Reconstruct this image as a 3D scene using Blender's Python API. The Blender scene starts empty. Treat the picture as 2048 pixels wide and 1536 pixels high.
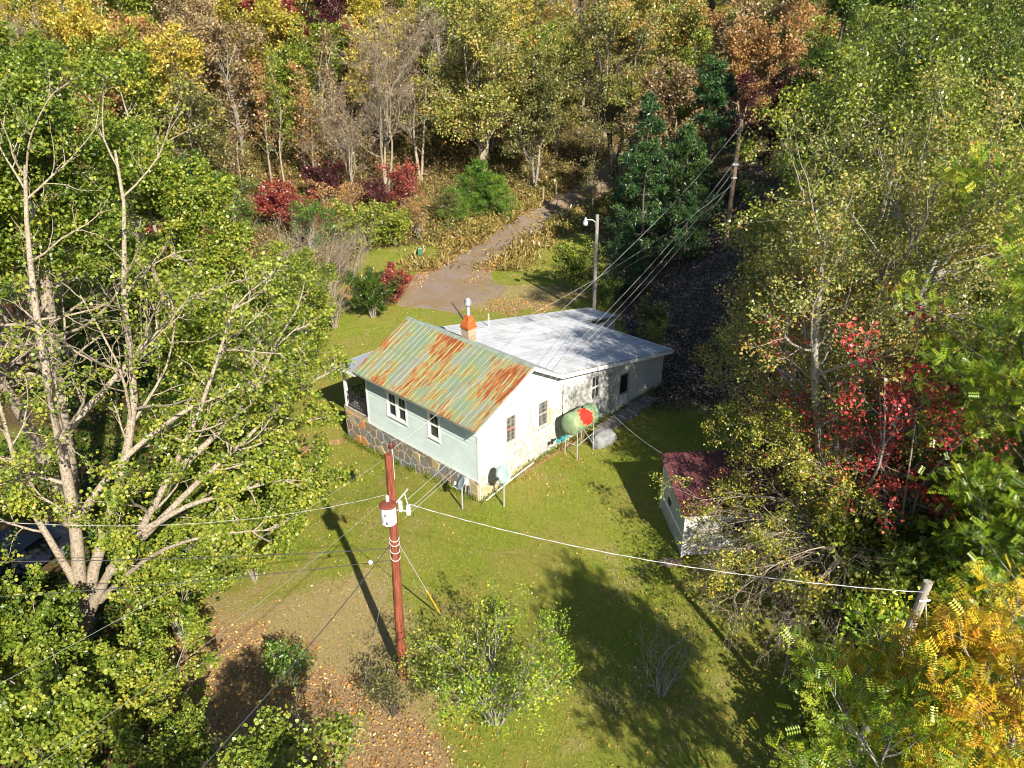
import bpy, math, random
import numpy as np
from mathutils import Vector, Matrix
R = math.radians
rng = np.random.default_rng(7)
random.seed(7)
S = bpy.context.scene

# ------------------------------------------------------------------ camera, sky, sun, exposure
CAMZ = 18.0
cd = bpy.data.cameras.new('camera'); cam = bpy.data.objects.new('camera', cd); S.collection.objects.link(cam)
cd.sensor_width = 36.0; cd.lens = 36.0 * 1550 / 2048
cd.clip_start = 0.3; cd.clip_end = 1500
cam.location = (0, 0, CAMZ); cam.rotation_euler = (R(64), 0, 0)
S.camera = cam
SUN_EL = 34.5
sd = Vector((.43 * math.cos(R(SUN_EL)), -.903 * math.cos(R(SUN_EL)), math.sin(R(SUN_EL)))).normalized()
w = bpy.data.worlds.new('World'); S.world = w; w.use_nodes = True
nt = w.node_tree; bg = nt.nodes['Background']
sky = nt.nodes.new('ShaderNodeTexSky'); sky.sky_type = 'NISHITA'; sky.sun_disc = False
sky.sun_elevation = R(SUN_EL); sky.sun_rotation = math.atan2(sd.x, sd.y); sky.altitude = 600
sky.air_density = 1.0; sky.dust_density = 0.6; sky.ozone_density = 1.5
nt.links.new(sky.outputs[0], bg.inputs[0]); bg.inputs[1].default_value = 0.08
sl = bpy.data.lights.new('sun', 'SUN'); sun = bpy.data.objects.new('sun', sl); S.collection.objects.link(sun)
sl.energy = 5.0; sl.angle = R(0.6); sl.color = (1.0, .925, .80)
sun.rotation_euler = sd.to_track_quat('Z', 'Y').to_euler(); sun.location = (20, -40, 60)
S.view_settings.view_transform = 'Standard'; S.view_settings.look = 'None'
S.view_settings.exposure = 1.08; S.cycles.pixel_filter_type = 'BLACKMAN_HARRIS'; S.cycles.filter_width = 1.0
S.view_settings.gamma = 1.0; S.view_settings.use_curve_mapping = False

# ------------------------------------------------------------------ geometry helpers
def link(o): S.collection.objects.link(o); return o
def tag(o, label=None, cat=None, group=None, kind=None):
    for k, v in (('label', label), ('category', cat), ('group', group), ('kind', kind)):
        if v: o[k] = v
    return o
def empty(name, loc, rz=0, label=None, cat=None, group=None):
    o = bpy.data.objects.new(name, None); link(o); o.location = loc; o.rotation_euler = (0, 0, rz)
    o.empty_display_size = .2
    return tag(o, label, cat, group)
def setmat(me, mats):
    for m in (mats if isinstance(mats, (list, tuple)) else [mats]): me.materials.append(m)
def np_mesh(name, verts, faces, mats=None, attrs=None, smooth=False, midx=None):
    verts = np.asarray(verts, np.float32); faces = np.asarray(faces, np.int32)
    me = bpy.data.meshes.new(name); n, k = faces.shape
    me.vertices.add(len(verts)); me.vertices.foreach_set('co', verts.ravel())
    me.loops.add(n * k); me.loops.foreach_set('vertex_index', faces.ravel())
    me.polygons.add(n); me.polygons.foreach_set('loop_start', np.arange(0, n * k, k, dtype=np.int32))
    if midx is not None: me.polygons.foreach_set('material_index', np.asarray(midx, np.int32))
    me.update(calc_edges=True)
    if smooth: me.polygons.foreach_set('use_smooth', np.ones(n, bool))
    for an, (dom, arr) in (attrs or {}).items():
        a = me.attributes.new(an, 'FLOAT', dom); a.data.foreach_set('value', np.asarray(arr, np.float32))
    if mats is not None: setmat(me, mats)
    return me
def mobj(name, me, parent=None, loc=None, rot=None):
    o = bpy.data.objects.new(name, me); link(o)
    if parent is not None: o.parent = parent
    if loc is not None: o.location = loc
    if rot is not None: o.rotation_euler = rot
    return o
class MB:
    """collects simple solids, builds one mesh"""
    def __init__(s): s.v = []; s.f = []; s.m = []
    def add(s, vs, fs, mi=0):
        b = len(s.v); s.v += [tuple(x) for x in vs]; s.f += [tuple(b + i for i in f) for f in fs]; s.m += [mi] * len(fs); return s
    def box(s, x0, x1, y0, y1, z0, z1, mi=0):
        v = [(x, y, z) for z in (z0, z1) for y in (y0, y1) for x in (x0, x1)]
        return s.add(v, [(0, 2, 3, 1), (4, 5, 7, 6), (0, 1, 5, 4), (2, 6, 7, 3), (0, 4, 6, 2), (1, 3, 7, 5)], mi)
    def hexa(s, p, mi=0):   # 8 points: bottom ring of 4 (ccw), top ring of 4
        return s.add(p, [(3, 2, 1, 0), (4, 5, 6, 7), (0, 1, 5, 4), (1, 2, 6, 5), (2, 3, 7, 6), (3, 0, 4, 7)], mi)
    def prism(s, poly, d, mi=0):    # poly list of 3d points (planar), extruded by vector d
        n = len(poly); a = [Vector(p) for p in poly]; b = [p + Vector(d) for p in a]
        return s.add(a + b, [tuple(reversed(range(n)))] + [tuple(range(n, 2 * n))] + [(i, (i + 1) % n, n + (i + 1) % n, n + i) for i in range(n)], mi)
    def tube(s, pts, rad, n=8, mi=0, cap=True):
        pts = [Vector(p) for p in pts]
        rad = rad if isinstance(rad, (list, tuple)) else [rad] * len(pts)
        rings = []; up = None
        for i, p in enumerate(pts):
            d = (pts[min(i + 1, len(pts) - 1)] - pts[max(i - 1, 0)]).normalized()
            if up is None: up = Vector((0, 0, 1)) if abs(d.z) < .9 else Vector((1, 0, 0))
            x = d.cross(up).normalized(); y = x.cross(d).normalized(); up = y
            rings.append([p + (x * math.cos(a) + y * math.sin(a)) * rad[i] for a in [2 * math.pi * k / n for k in range(n)]])
        vs = [q for r in rings for q in r]; fs = []
        for i in range(len(pts) - 1):
            for k in range(n):
                fs.append((i * n + k, i * n + (k + 1) % n, (i + 1) * n + (k + 1) % n, (i + 1) * n + k))
        if cap: fs += [tuple(reversed(range(n))), tuple(range((len(pts) - 1) * n, len(pts) * n))]
        return s.add(vs, fs, mi)
    def lathe(s, prof, n=16, axis='z', c=(0, 0, 0), mi=0, sy=1.0):
        vs = []
        for r, h in prof:
            for k in range(n):
                a = 2 * math.pi * k / n; p = (r * math.cos(a), r * sy * math.sin(a), h)
                if axis == 'x': p = (p[2], p[0], p[1])
                if axis == 'y': p = (p[1], p[2], p[0])
                vs.append((p[0] + c[0], p[1] + c[1], p[2] + c[2]))
        fs = [(i * n + k, i * n + (k + 1) % n, (i + 1) * n + (k + 1) % n, (i + 1) * n + k) for i in range(len(prof) - 1) for k in range(n)]
        fs += [tuple(reversed(range(n))), tuple(range((len(prof) - 1) * n, len(prof) * n))]
        return s.add(vs, fs, mi)
    def mesh(s, name, mats, smooth=False, bevel=0):
        me = bpy.data.meshes.new(name); me.from_pydata([tuple(v) for v in s.v], [], s.f)
        me.polygons.foreach_set('material_index', s.m); setmat(me, mats)
        if smooth: me.polygons.foreach_set('use_smooth', [True] * len(s.f))
        me.validate(); me.update(); return me
    def build(s, name, mats, parent=None, loc=None, rot=None, smooth=False, label=None, cat=None, group=None, kind=None):
        return tag(mobj(name, s.mesh(name, mats, smooth), parent, loc, rot), label, cat, group, kind)
def smoothstep(a, b, x):
    t = np.clip((x - a) / (b - a), 0, 1); return t * t * (3 - 2 * t)

# ------------------------------------------------------------------ material helpers
class NT:
    def __init__(s, name):
        s.m = bpy.data.materials.new(name); s.m.use_nodes = True; s.t = s.m.node_tree; s.b = s.t.nodes['Principled BSDF']
    def n(s, typ, **kw):
        x = s.t.nodes.new(typ)
        for k, v in kw.items(): setattr(x, k, v)
        return x
    def l(s, a, b): s.t.links.new(a, b)
    def co(s, kind='World', scale=(1, 1, 1), ref=None):
        m = s.n('ShaderNodeMapping'); m.inputs['Scale'].default_value = scale
        if ref is not None:
            t = s.n('ShaderNodeTexCoord'); t.object = ref; s.l(t.outputs['Object'], m.inputs[0])
        elif kind == 'World': s.l(s.n('ShaderNodeNewGeometry').outputs['Position'], m.inputs[0])
        else: s.l(s.n('ShaderNodeTexCoord').outputs[kind], m.inputs[0])
        return m.outputs[0]
    def noise(s, vec, scale, detail=4, rough=.6, dist=0):
        x = s.n('ShaderNodeTexNoise'); x.inputs['Scale'].default_value = scale; x.inputs['Detail'].default_value = detail
        x.inputs['Roughness'].default_value = rough; x.inputs['Distortion'].default_value = dist
        if vec is not None: s.l(vec, x.inputs['Vector'])
        return x.outputs['Fac']
    def ramp(s, fac, stops, interp='LINEAR'):
        x = s.n('ShaderNodeValToRGB'); x.color_ramp.interpolation = interp; e = x.color_ramp.elements
        while len(e) < len(stops): e.new(.5)
        for i, (p, c) in enumerate(stops):
            e[i].position = p; e[i].color = (c, c, c, 1) if isinstance(c, (int, float)) else (*c, 1)
        s.l(fac, x.inputs[0]); return x.outputs[0]
    def mix(s, fac, a, b, mode='MIX'):
        x = s.n('ShaderNodeMix'); x.data_type = 'RGBA'; x.blend_type = mode
        for v, i in ((fac, 0), (a, 6), (b, 7)):
            if hasattr(v, 'is_linked') or hasattr(v, 'links'): s.l(v, x.inputs[i])
            elif isinstance(v, (int, float)) and i == 0: x.inputs[0].default_value = v
            else: x.inputs[i].default_value = (*v, 1) if not isinstance(v, (int, float)) else (v, v, v, 1)
        return x.outputs[2]
    def math(s, op, a, b=None):
        x = s.n('ShaderNodeMath'); x.operation = op
        for i, v in enumerate((a, b)):
            if v is None: continue
            if isinstance(v, (int, float)): x.inputs[i].default_value = v
            else: s.l(v, x.inputs[i])
        return x.outputs[0]
    def attr(s, name):
        x = s.n('ShaderNodeAttribute'); x.attribute_name = name; return x.outputs['Fac']
    def rnd(s): return s.n('ShaderNodeObjectInfo').outputs['Random']
    def out(s, col, rough=.7, spec=.3, metal=0, bump=None, bs=.3, bd=.02):
        if hasattr(col, 'links'): s.l(col, s.b.inputs['Base Color'])
        else: s.b.inputs['Base Color'].default_value = (*col, 1)
        if hasattr(rough, 'links'): s.l(rough, s.b.inputs['Roughness'])
        else: s.b.inputs['Roughness'].default_value = rough
        s.b.inputs['Specular IOR Level'].default_value = spec; s.b.inputs['Metallic'].default_value = metal
        if bump is not None:
            x = s.n('ShaderNodeBump'); x.inputs['Strength'].default_value = bs; x.inputs['Distance'].default_value = bd
            s.l(bump, x.inputs['Height']); s.l(x.outputs[0], s.b.inputs['Normal'])
        return s.m
def plain(name, col, rough=.6, spec=.3, metal=0, var=.25, scale=3, rnd=0.0):
    k = NT(name); n = k.noise(k.co(), scale, 5, .65)
    c = k.mix(k.ramp(n, [(.3, 0), (.7, 1)]), tuple(x * (1 - var) for x in col), tuple(min(1, x * (1 + var * .6)) for x in col))
    if rnd:
        f = k.math('MULTIPLY_ADD', k.rnd(), rnd); f.node.inputs[2].default_value = 1 - rnd / 2
        c = k.mix(1.0, c, f, 'MULTIPLY')
    return k.out(c, rough, spec, metal, n, .15, .01)

# house frame: origin at the near corner of the farmhouse; v runs back along the gable wall, u along the front
HC = np.array([-1.292, 26.037, 0.0]); HA = R(46.3)
def W(u, v, z=0.0):
    return (HC[0] + v * math.cos(HA) - u * math.sin(HA), HC[1] + v * math.sin(HA) + u * math.cos(HA), z)
def uv_of(x, y):
    dx, dy = x - HC[0], y - HC[1]
    return -dx * math.sin(HA) + dy * math.cos(HA), dx * math.cos(HA) + dy * math.sin(HA)
def T(x, y):
    """terrain height"""
    x = np.asarray(x, float); y = np.asarray(y, float)
    u, v = uv_of(x, y)
    near = np.exp(-((x - 0) ** 2 + (y - 30) ** 2) / 900.0)
    z = .50 * smoothstep(-.3, 3.2, v) * (1 - smoothstep(2.0, 8.0, u)) * smoothstep(-14, -3, u) + .22 * smoothstep(4, 13, v) * smoothstep(-14, -3, u)
    z = z - .65 * smoothstep(0, 9.5, u) * (1 - smoothstep(4, 16, v)) - .3 * smoothstep(-9, -20, x)
    z = z * (1 - smoothstep(44, 60, y))
    # leaf covered bank behind the house, rising to the right
    b = 5.2 * smoothstep(6.8, 19, x - .06 * (y - 36)) * smoothstep(30, 42, y) * (1 - .35 * smoothstep(70, 95, y))
    # woods on the right of the yard climb a little
    b = b + 1.6 * smoothstep(9, 26, x) * smoothstep(20, 34, y) 
    z = z + b
    # gully below the near right corner
    z = z - 1.2 * smoothstep(9, 15, x) * (1 - smoothstep(14, 22, y))
    # hillside beyond the gravel road
    e = y - 66 + .45 * np.minimum(x, 0) * -1.0 * 0 + .30 * x
    e = y - (64 + .25 * np.clip(x + 8, -40, 60))
    hl = np.where(e > 0, e, 0); z = z + .17 * hl * smoothstep(0, 40, e) + .0006 * hl ** 2
    z = z + .12 * np.sin(x * .7 + 1) * np.sin(y * .53) * smoothstep(50, 80, y) + .05 * np.sin(x * .45) * np.sin(y * .38 + 2)
    return z
def gz(x, y): return float(T(x, y))

# ================================================================== GROUND
def axis(segs):
    out = []
    for a, b, st in segs: out += list(np.arange(a, b, st))
    return np.array(out + [segs[-1][1]])
xs = axis([(-160, -45, 5), (-45, -16, 1.0), (-16, 18, .28), (18, 50, 1.0), (50, 160, 5)])
ys = axis([(-25, 8, 2.5), (8, 64, .28), (64, 110, .8), (110, 200, 3), (200, 330, 10)])
GX, GY = np.meshgrid(xs, ys)
GZ = T(GX, GY)
def vnoise(x, y, s, seed=0):
    """cheap value noise for masks"""
    x = x * s; y = y * s; xi = np.floor(x).astype(int); yi = np.floor(y).astype(int); fx = x - xi; fy = y - yi
    fx = fx * fx * (3 - 2 * fx); fy = fy * fy * (3 - 2 * fy)
    def h(a, b): 
        n = (a * 374761393 + b * 668265263 + seed * 1442695041) & 0x7fffffff; n = ((n ^ (n >> 13)) * 1274126177) & 0x7fffffff
        return ((n ^ (n >> 16)) & 0xffff) / 65535.0
    return (h(xi, yi) * (1 - fx) + h(xi + 1, yi) * fx) * (1 - fy) + (h(xi, yi + 1) * (1 - fx) + h(xi + 1, yi + 1) * fx) * fy
def fbm(x, y, s, seed=0): return (vnoise(x, y, s, seed) + .5 * vnoise(x, y, 2.1 * s, seed + 1) + .25 * vnoise(x, y, 4.3 * s, seed + 2)) / 1.75
def blob(x, y, cx, cy, rx, ry): return np.exp(-(((x - cx) / rx) ** 2 + ((y - cy) / ry) ** 2))
ROAD = [(-3.6, 47.0), (-4.4, 50.0), (-5.0, 53.5), (-3.5, 58.4), (-1.0, 64.6), (1.7, 71.2), (4.8, 77.1), (7.3, 80.3), (11, 87), (16, 98)]
def road_dist(x, y):
    d = np.full(np.shape(x), 1e9)
    for (a, b), (c_, e) in zip(ROAD[:-1], ROAD[1:]):
        t = np.clip(((x - a) * (c_ - a) + (y - b) * (e - b)) / ((c_ - a) ** 2 + (e - b) ** 2), 0, 1)
        d = np.minimum(d, np.hypot(x - a - t * (c_ - a), y - b - t * (e - b)))
    return d
def masks(x, y):
    u, v = uv_of(x, y); n = fbm(x, y, .35, 3); n2 = fbm(x, y, 1.1, 9)
    rd = road_dist(x, y)
    # woods: brown leaf litter floor
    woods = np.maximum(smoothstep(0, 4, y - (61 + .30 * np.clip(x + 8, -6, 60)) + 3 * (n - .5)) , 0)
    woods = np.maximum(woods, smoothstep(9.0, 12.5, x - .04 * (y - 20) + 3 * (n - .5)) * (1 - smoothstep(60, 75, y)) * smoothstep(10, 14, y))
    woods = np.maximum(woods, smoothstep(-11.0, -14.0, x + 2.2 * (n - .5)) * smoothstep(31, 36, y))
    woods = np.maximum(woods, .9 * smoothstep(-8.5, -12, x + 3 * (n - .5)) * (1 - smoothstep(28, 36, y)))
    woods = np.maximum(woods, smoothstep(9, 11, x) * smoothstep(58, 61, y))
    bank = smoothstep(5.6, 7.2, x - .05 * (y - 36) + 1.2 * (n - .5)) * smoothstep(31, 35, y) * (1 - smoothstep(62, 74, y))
    # reddish-tan leaf litter near the camera at the left, verge beyond the drive
    litter = smoothstep(.35, .65, .95 * smoothstep(0, 1, 1 - (y - 12.6 - .55 * (-x - 2)) / 5.5) * smoothstep(3.5, -3.5, x) + .75 * (n2 - .42))
    litter = np.maximum(litter, .75 * blob(x, y, -3.2, 14.0, 2.2, 1.6) * (n2 + .3))
    litter = np.maximum(litter, smoothstep(.45, .8, blob(x, y, -9.6, 52.0, 3.6, 2.6) + .5 * (n - .5)))
    litter = np.maximum(litter, .6 * smoothstep(.45, .9, blob(x, y, .6, 48.0, 4.5, 2.3) + .9 * (n2 - .5)))
    litter = np.maximum(litter, smoothstep(.4, .7, 1.2 * (np.exp(-((rd - 2.0) / .8) ** 2)) * (y > 53) + .4 * (n - .6)))
    litter = np.maximum(litter, .8 * blob(x, y, -13.5, 32, 3.0, 5))
    litter = np.maximum(litter, np.exp(-((u + .15) / .3) ** 2) * smoothstep(1.5, 2.5, v) * smoothstep(8, 5.5, v))
    litter = np.maximum(litter, .9 * np.exp(-(((x - (-6.5)) * .5 + (y - 33) * -.86) / .35) ** 2) * (x > -10) * (x < -5.2) * (y > 30) * (y < 40))
    dry = smoothstep(.35, .8, .9 * smoothstep(27, 15, y + 3 * (n - .5)) * smoothstep(1.5, -6, x + 2.5 * (n - .5)) + .45 * n2)
    dry = np.maximum(dry, .55 * smoothstep(.55, .75, n2) )
    dry = np.maximum(dry, .9 * smoothstep(.3, .6, blob(x, y, .5, 50.0, 5.5, 3.2) + .4 * (n - .5)))
    return woods, bank, np.clip(litter, 0, 1), np.clip(dry, 0, 1)
wm, bm_, lm, dm = masks(GX, GY)
ny, nx = GX.shape
idx = np.arange(ny * nx).reshape(ny, nx)
fc = np.stack([idx[:-1, :-1], idx[:-1, 1:], idx[1:, 1:], idx[1:, :-1]], -1).reshape(-1, 4)
k = NT('ground_grass'); co = k.co('Object')
nA = k.noise(co, .35, 5, .6); nB = k.noise(co, 9, 4, .7); nC = k.noise(co, 38, 3, .7); nD = k.noise(co, 2.2, 4, .6)
grass = k.mix(k.ramp(nB, [(.25, 0), (.75, 1)]), (.13, .175, .018), (.31, .35, .045))
grass = k.mix(k.ramp(nA, [(.35, 0), (.65, .85)]), grass, (.31, .26, .07))
grass = k.mix(k.ramp(nD, [(.5, 0), (.72, .55)]), grass, (.13, .20, .03))
dryc = k.mix(nB, (.28, .21, .09), (.46, .36, .18))
lit = k.mix(k.ramp(nC, [(.3, 0), (.7, 1)]), (.22, .13, .07), (.50, .35, .20))
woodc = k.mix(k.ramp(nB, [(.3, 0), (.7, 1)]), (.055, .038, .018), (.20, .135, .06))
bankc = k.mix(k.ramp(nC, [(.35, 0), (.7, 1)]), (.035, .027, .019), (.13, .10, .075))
def edge(a, lo=.3, hi=.7):   # break the mask up with noise
    s_ = k.math('ADD', k.attr(a), k.math('MULTIPLY', k.math('SUBTRACT', nB, .5), .9))
    return k.ramp(s_, [(lo, 0), (hi, 1)])
c = k.mix(edge('dry', .35, .9), grass, dryc)
c = k.mix(edge('litter', .35, .75), c, lit)
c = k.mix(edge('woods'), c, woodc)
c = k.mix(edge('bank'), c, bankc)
c = k.mix(k.ramp(nC, [(.3, .35), (.6, 0)]), c, (.02, .03, .004))
gm = k.out(c, .95, .1, 0, nC, .9, .06)
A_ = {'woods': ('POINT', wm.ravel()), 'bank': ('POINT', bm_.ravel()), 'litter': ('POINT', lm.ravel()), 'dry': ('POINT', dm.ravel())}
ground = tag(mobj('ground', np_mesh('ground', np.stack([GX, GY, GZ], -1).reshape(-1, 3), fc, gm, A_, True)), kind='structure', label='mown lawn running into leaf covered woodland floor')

# gravel drive, draped on the ground, ragged edges
def catmull(P, n):
    P = np.array(P, float); P = np.vstack([2 * P[0] - P[1], P, 2 * P[-1] - P[-2]]); out = []
    for i in range(1, len(P) - 2):
        for t in np.linspace(0, 1, n, endpoint=False):
            a, b, c_, d = P[i - 1:i + 3]
            out.append(.5 * ((2 * b) + (c_ - a) * t + (2 * a - 5 * b + 4 * c_ - d) * t * t + (3 * b - a - 3 * c_ + d) * t ** 3))
    out.append(P[-2]); return np.array(out)
rp = catmull(ROAD, 14); tg = np.gradient(rp, axis=0); tg /= np.linalg.norm(tg, axis=1)[:, None]; nr = np.stack([-tg[:, 1], tg[:, 0]], 1)
ends = smoothstep(46.8, 49.5, rp[:, 1]) ; rag = fbm(rp[:, 0], rp[:, 1], 1.3, 14) - .5
wl = (1.3 + .6 * fbm(rp[:, 0], rp[:, 1], .5, 4) + 2.6 * np.exp(-((rp[:, 1] - 51.5) / 3.0) ** 2) + rag * .8) * ends; wr = (1.4 + .8 * fbm(rp[:, 0], rp[:, 1], .5, 8) + 2.4 * np.exp(-((rp[:, 1] - 52) / 4.5) ** 2) + rag * .9) * ends
cols_ = 14; V_ = []
for j in range(cols_ + 1):
    t = j / cols_; q = rp + nr * (wl * (1 - t) - wr * t)[:, None]
    V_.append(np.stack([q[:, 0], q[:, 1], T(q[:, 0], q[:, 1]) + .035 - .03 * (abs(t - .5) * 2) ** 6], -1))
V_ = np.stack(V_, 1); i_ = np.arange(V_.shape[0] * V_.shape[1]).reshape(V_.shape[:2])
k = NT('gravel'); co = k.co(); n1 = k.noise(co, 14, 4, .75); n2 = k.noise(co, .7, 4); n3 = k.noise(co, 45, 2)
c = k.mix(k.ramp(n1, [(.3, 0), (.7, 1)]), (.11, .085, .065), (.36, .29, .22))
c = k.mix(k.ramp(n2, [(.42, 0), (.6, .8)]), c, (.22, .155, .085))
c = k.mix(k.ramp(n3, [(.6, 0), (.68, .8)]), c, (.36, .13, .045))
gravel = k.out(c, .95, .15, 0, n1, .8, .05)
tag(mobj('gravel_road', np_mesh('gravel_road', V_.reshape(-1, 3), np.stack([i_[:-1, :-1], i_[1:, :-1], i_[1:, 1:], i_[:-1, 1:]], -1).reshape(-1, 4), gravel, None, True)), kind='structure', label='gravel drive curving away behind the farmhouse')

# ================================================================== FARMHOUSE
house = empty('farmhouse', tuple(HC), HA, 'small white farmhouse with rusty green metal roof and stone foundation', 'house')
M = {}
M['white'] = plain('white_paint', (.52, .52, .50), .7, .25, 0, .16, 2.2)
M['trim'] = plain('white_trim', (.80, .80, .78), .5, .3, 0, .06, 8)
M['block'] = plain('whitewashed_block', (.42, .42, .385), .85, .2, 0, .3, 5, .26)
M['siding'] = plain('pale_siding', (.56, .645, .635), .55, .3, 0, .08, 2.5, .06)
M['dark'] = plain('dark_interior', (.015, .016, .018), .6, .3, 0, .2)
M['iron'] = plain('black_iron', (.03, .03, .035), .45, .5, .3, .2)
M['mullion'] = plain('grey_wood', (.34, .32, .28), .7, .2, 0, .3, 9)
M['redwood'] = plain('weathered_red_rail', (.42, .16, .12), .7, .2, 0, .3, 9)
M['mortar'] = plain('mortar', (.58, .52, .40), .95, .1, 0, .25, 7)
M['deck'] = plain('grey_deck_board', (.34, .31, .27), .8, .2, 0, .35, 8, .3)
M['beam'] = plain('tan_beam', (.52, .42, .25), .8, .2, 0, .2, 5)
M['conc'] = plain('concrete', (.40, .38, .34), .9, .1, 0, .3, 5)
M['galv'] = plain('galvanised_pipe', (.52, .57, .58), .45, .5, .5, .15, 6)
M['rust'] = plain('rust_metal', (.50, .13, .035), .8, .25, .2, .4, 6)
M['yellow'] = plain('yellow_paint', (.70, .58, .12), .7, .2, 0, .15, 6)
# stones: grey-brown, each one its own tone
def stone_mat(name, lo, hi, lo2, hi2):
    k = NT(name); co = k.co(); n = k.noise(co, 4.5, 5, .65); n2 = k.noise(co, 22, 3)
    a = k.mix(n, lo, hi); b = k.mix(n, lo2, hi2); c = k.mix(k.ramp(k.rnd(), [(.25, 0), (.75, 1)]), a, b)
    c = k.mix(k.ramp(n2, [(.45, 0), (.7, .4)]), c, (.42, .38, .30)); return k.out(c, .9, .2, 0, n, .6, .05)
M['stone'] = stone_mat('field_stone', (.085, .095, .10), (.25, .26, .265), (.12, .09, .06), (.29, .22, .15))
M['stone_orange'] = stone_mat('rusty_stone', (.48, .14, .025), (.62, .26, .07), (.36, .14, .05), (.50, .24, .09))
M['stone_tan'] = stone_mat('tan_stone', (.30, .24, .13), (.50, .42, .26), (.34, .27, .16), (.44, .36, .2))
# glass
k = NT('window_glass'); M['glass'] = k.out((.035, .045, .05), .06, .8)
# rusty painted roof: streaks run down the slope (local x of the house)
k = NT('rusty_green_roof'); co = k.co(0, (.42, 6.5, 1), house); co2 = k.co(0, (1, 1, 1), house)
nS = k.noise(co, 1.9, 7, .68); nL = k.noise(co2, .55, 4, .55); nF = k.noise(k.co(0, (2.2, 14, 1), house), 1.0, 5, .7)
tone = k.ramp(k.rnd(), [(.2, 0), (.8, 1)])
c = k.mix(tone, (.15, .235, .135), (.23, .24, .205))
c = k.mix(k.ramp(k.noise(co, 3.2, 5), [(.42, 0), (.62, .75)]), c, (.27, .28, .25))
s1 = k.math('ADD', nS, k.math('MULTIPLY', k.math('SUBTRACT', nL, .44), .80))
s1 = k.math('ADD', s1, k.math('MULTIPLY', k.math('SUBTRACT', nF, .5), .55))
c = k.mix(k.ramp(s1, [(.49, 0), (.56, .75)]), c, (.31, .31, .07))
c = k.mix(k.ramp(s1, [(.575, 0), (.62, .9)]), c, (.36, .105, .03))
c = k.mix(k.ramp(s1, [(.64, 0), (.70, .9)]), c, (.19, .04, .015))
M['roof'] = k.out(c, k.ramp(s1, [(.45, .42), (.65, .85)]), .35, .15, nF, .2, .01)
k = NT('silver_roof'); n = k.ramp(k.noise(k.co(0, (.22, 7, 1), house), 2, 5, .7), [(.36, 0), (.64, 1)]); n2 = k.noise(k.co(), 1.1, 4)
c = k.mix(n, (.36, .38, .41), (.56, .57, .58)); c = k.mix(k.ramp(n2, [(.52, 0), (.68, .6)]), c, (.28, .27, .25))
c = k.mix(k.ramp(k.rnd(), [(0, 0), (1, .35)]), c, (.30, .31, .33)); M['silver'] = k.out(c, .5, .35, .2, n, .1, .01)
k = NT('porch_roof'); n = k.noise(k.co(), 3, 4); M['porch_roof'] = k.out(k.mix(n, (.30, .33, .37), (.42, .44, .47)), .6, .3, .2)

FW, GD = 7.2, 12.8          # front width (u), depth (v)
def top_gable(v): return np.interp(v, [0, 2.8, 4.4, 12.8], [3.38, 5.02, 4.08, 2.60])
# gable side wall (u = 0): strips between openings
GT = .16
wins = [(1.54, 2.12, 2.02, 3.24), (3.50, 4.10, 1.97, 3.16), (7.08, 7.66, 1.95, 3.12)]
door = (9.14, 9.94, .66, 2.52)
cuts = sorted({0.0, 2.8, 4.4, 12.8, *[a for w_ in wins for a in w_[:2]], *door[:2]})
mb = MB()
def strip(mb, a, b, z0, z1a, z1b): mb.hexa([(a, 0, z0), (b, 0, z0), (b, GT, z0), (a, GT, z0), (a, 0, z1a), (b, 0, z1b), (b, GT, z1b), (a, GT, z1a)])
for a, b in zip(cuts[:-1], cuts[1:]):
    holes = [h for h in wins + [door] if h[0] <= a + 1e-6 and h[1] >= b - 1e-6]
    ta, tb = float(top_gable(a)), float(top_gable(b))
    if holes:
        h = holes[0]; strip(mb, a, b, -.6, h[2], h[2]); strip(mb, a, b, h[3], ta, tb)
    else: strip(mb, a, b, -.6, ta, tb)
mb.build('side_wall', M['white'], house)
# near-black sheet standing in for the unlit room behind the openings
mb = MB(); mb.box(.4, 12.3, .6, .64, .3, 2.4); mb.build('dark_room_sheet', M['dark'], house)
# other walls
mb = MB(); mb.box(0, 12.8, FW - .16, FW, -1.2, 2.55); mb.box(0, 4.4, FW - .16, FW, 2.55, 3.3); mb.prism([(0, FW - .16, 3.3), (4.4, FW - .16, 3.3), (4.4, FW - .16, 4.05), (2.8, FW - .16, 5.0), (.02, FW - .16, 3.38)], (0, .16, 0))
mb.build('left_wall', M['white'], house)
mb = MB(); mb.box(12.64, 12.8, GT, 5.3, -.6, 2.58); mb.build('rear_wall', M['white'], house)
mb = MB(); mb.box(0.02, .16, GT, FW - .16, -1.2, 1.9)
fw_wins = [(2.25, 3.02, 1.90, 3.14), (4.36, 5.74, 1.90, 3.14)]
ucut = [GT, 2.25, 3.02, 4.36, 5.74, FW - .16]
mb.box(.02, .16, ucut[0], ucut[1], 1.9, 3.36); mb.box(.02, .16, ucut[2], ucut[3], 1.9, 3.36); mb.box(.02, .16, ucut[4], ucut[5], 1.9, 3.36)
for h in fw_wins: mb.box(.02, .16, h[0], h[1], h[3], 3.36)
mb.build('front_wall', M['white'], house)
mb = MB(); mb.box(.7, .74, .8, 6.6, .9, 3.2); mb.build('dark_room_sheet', M['dark'], house)  # near-black sheet painted as the room's darkness behind the front windows

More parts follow.
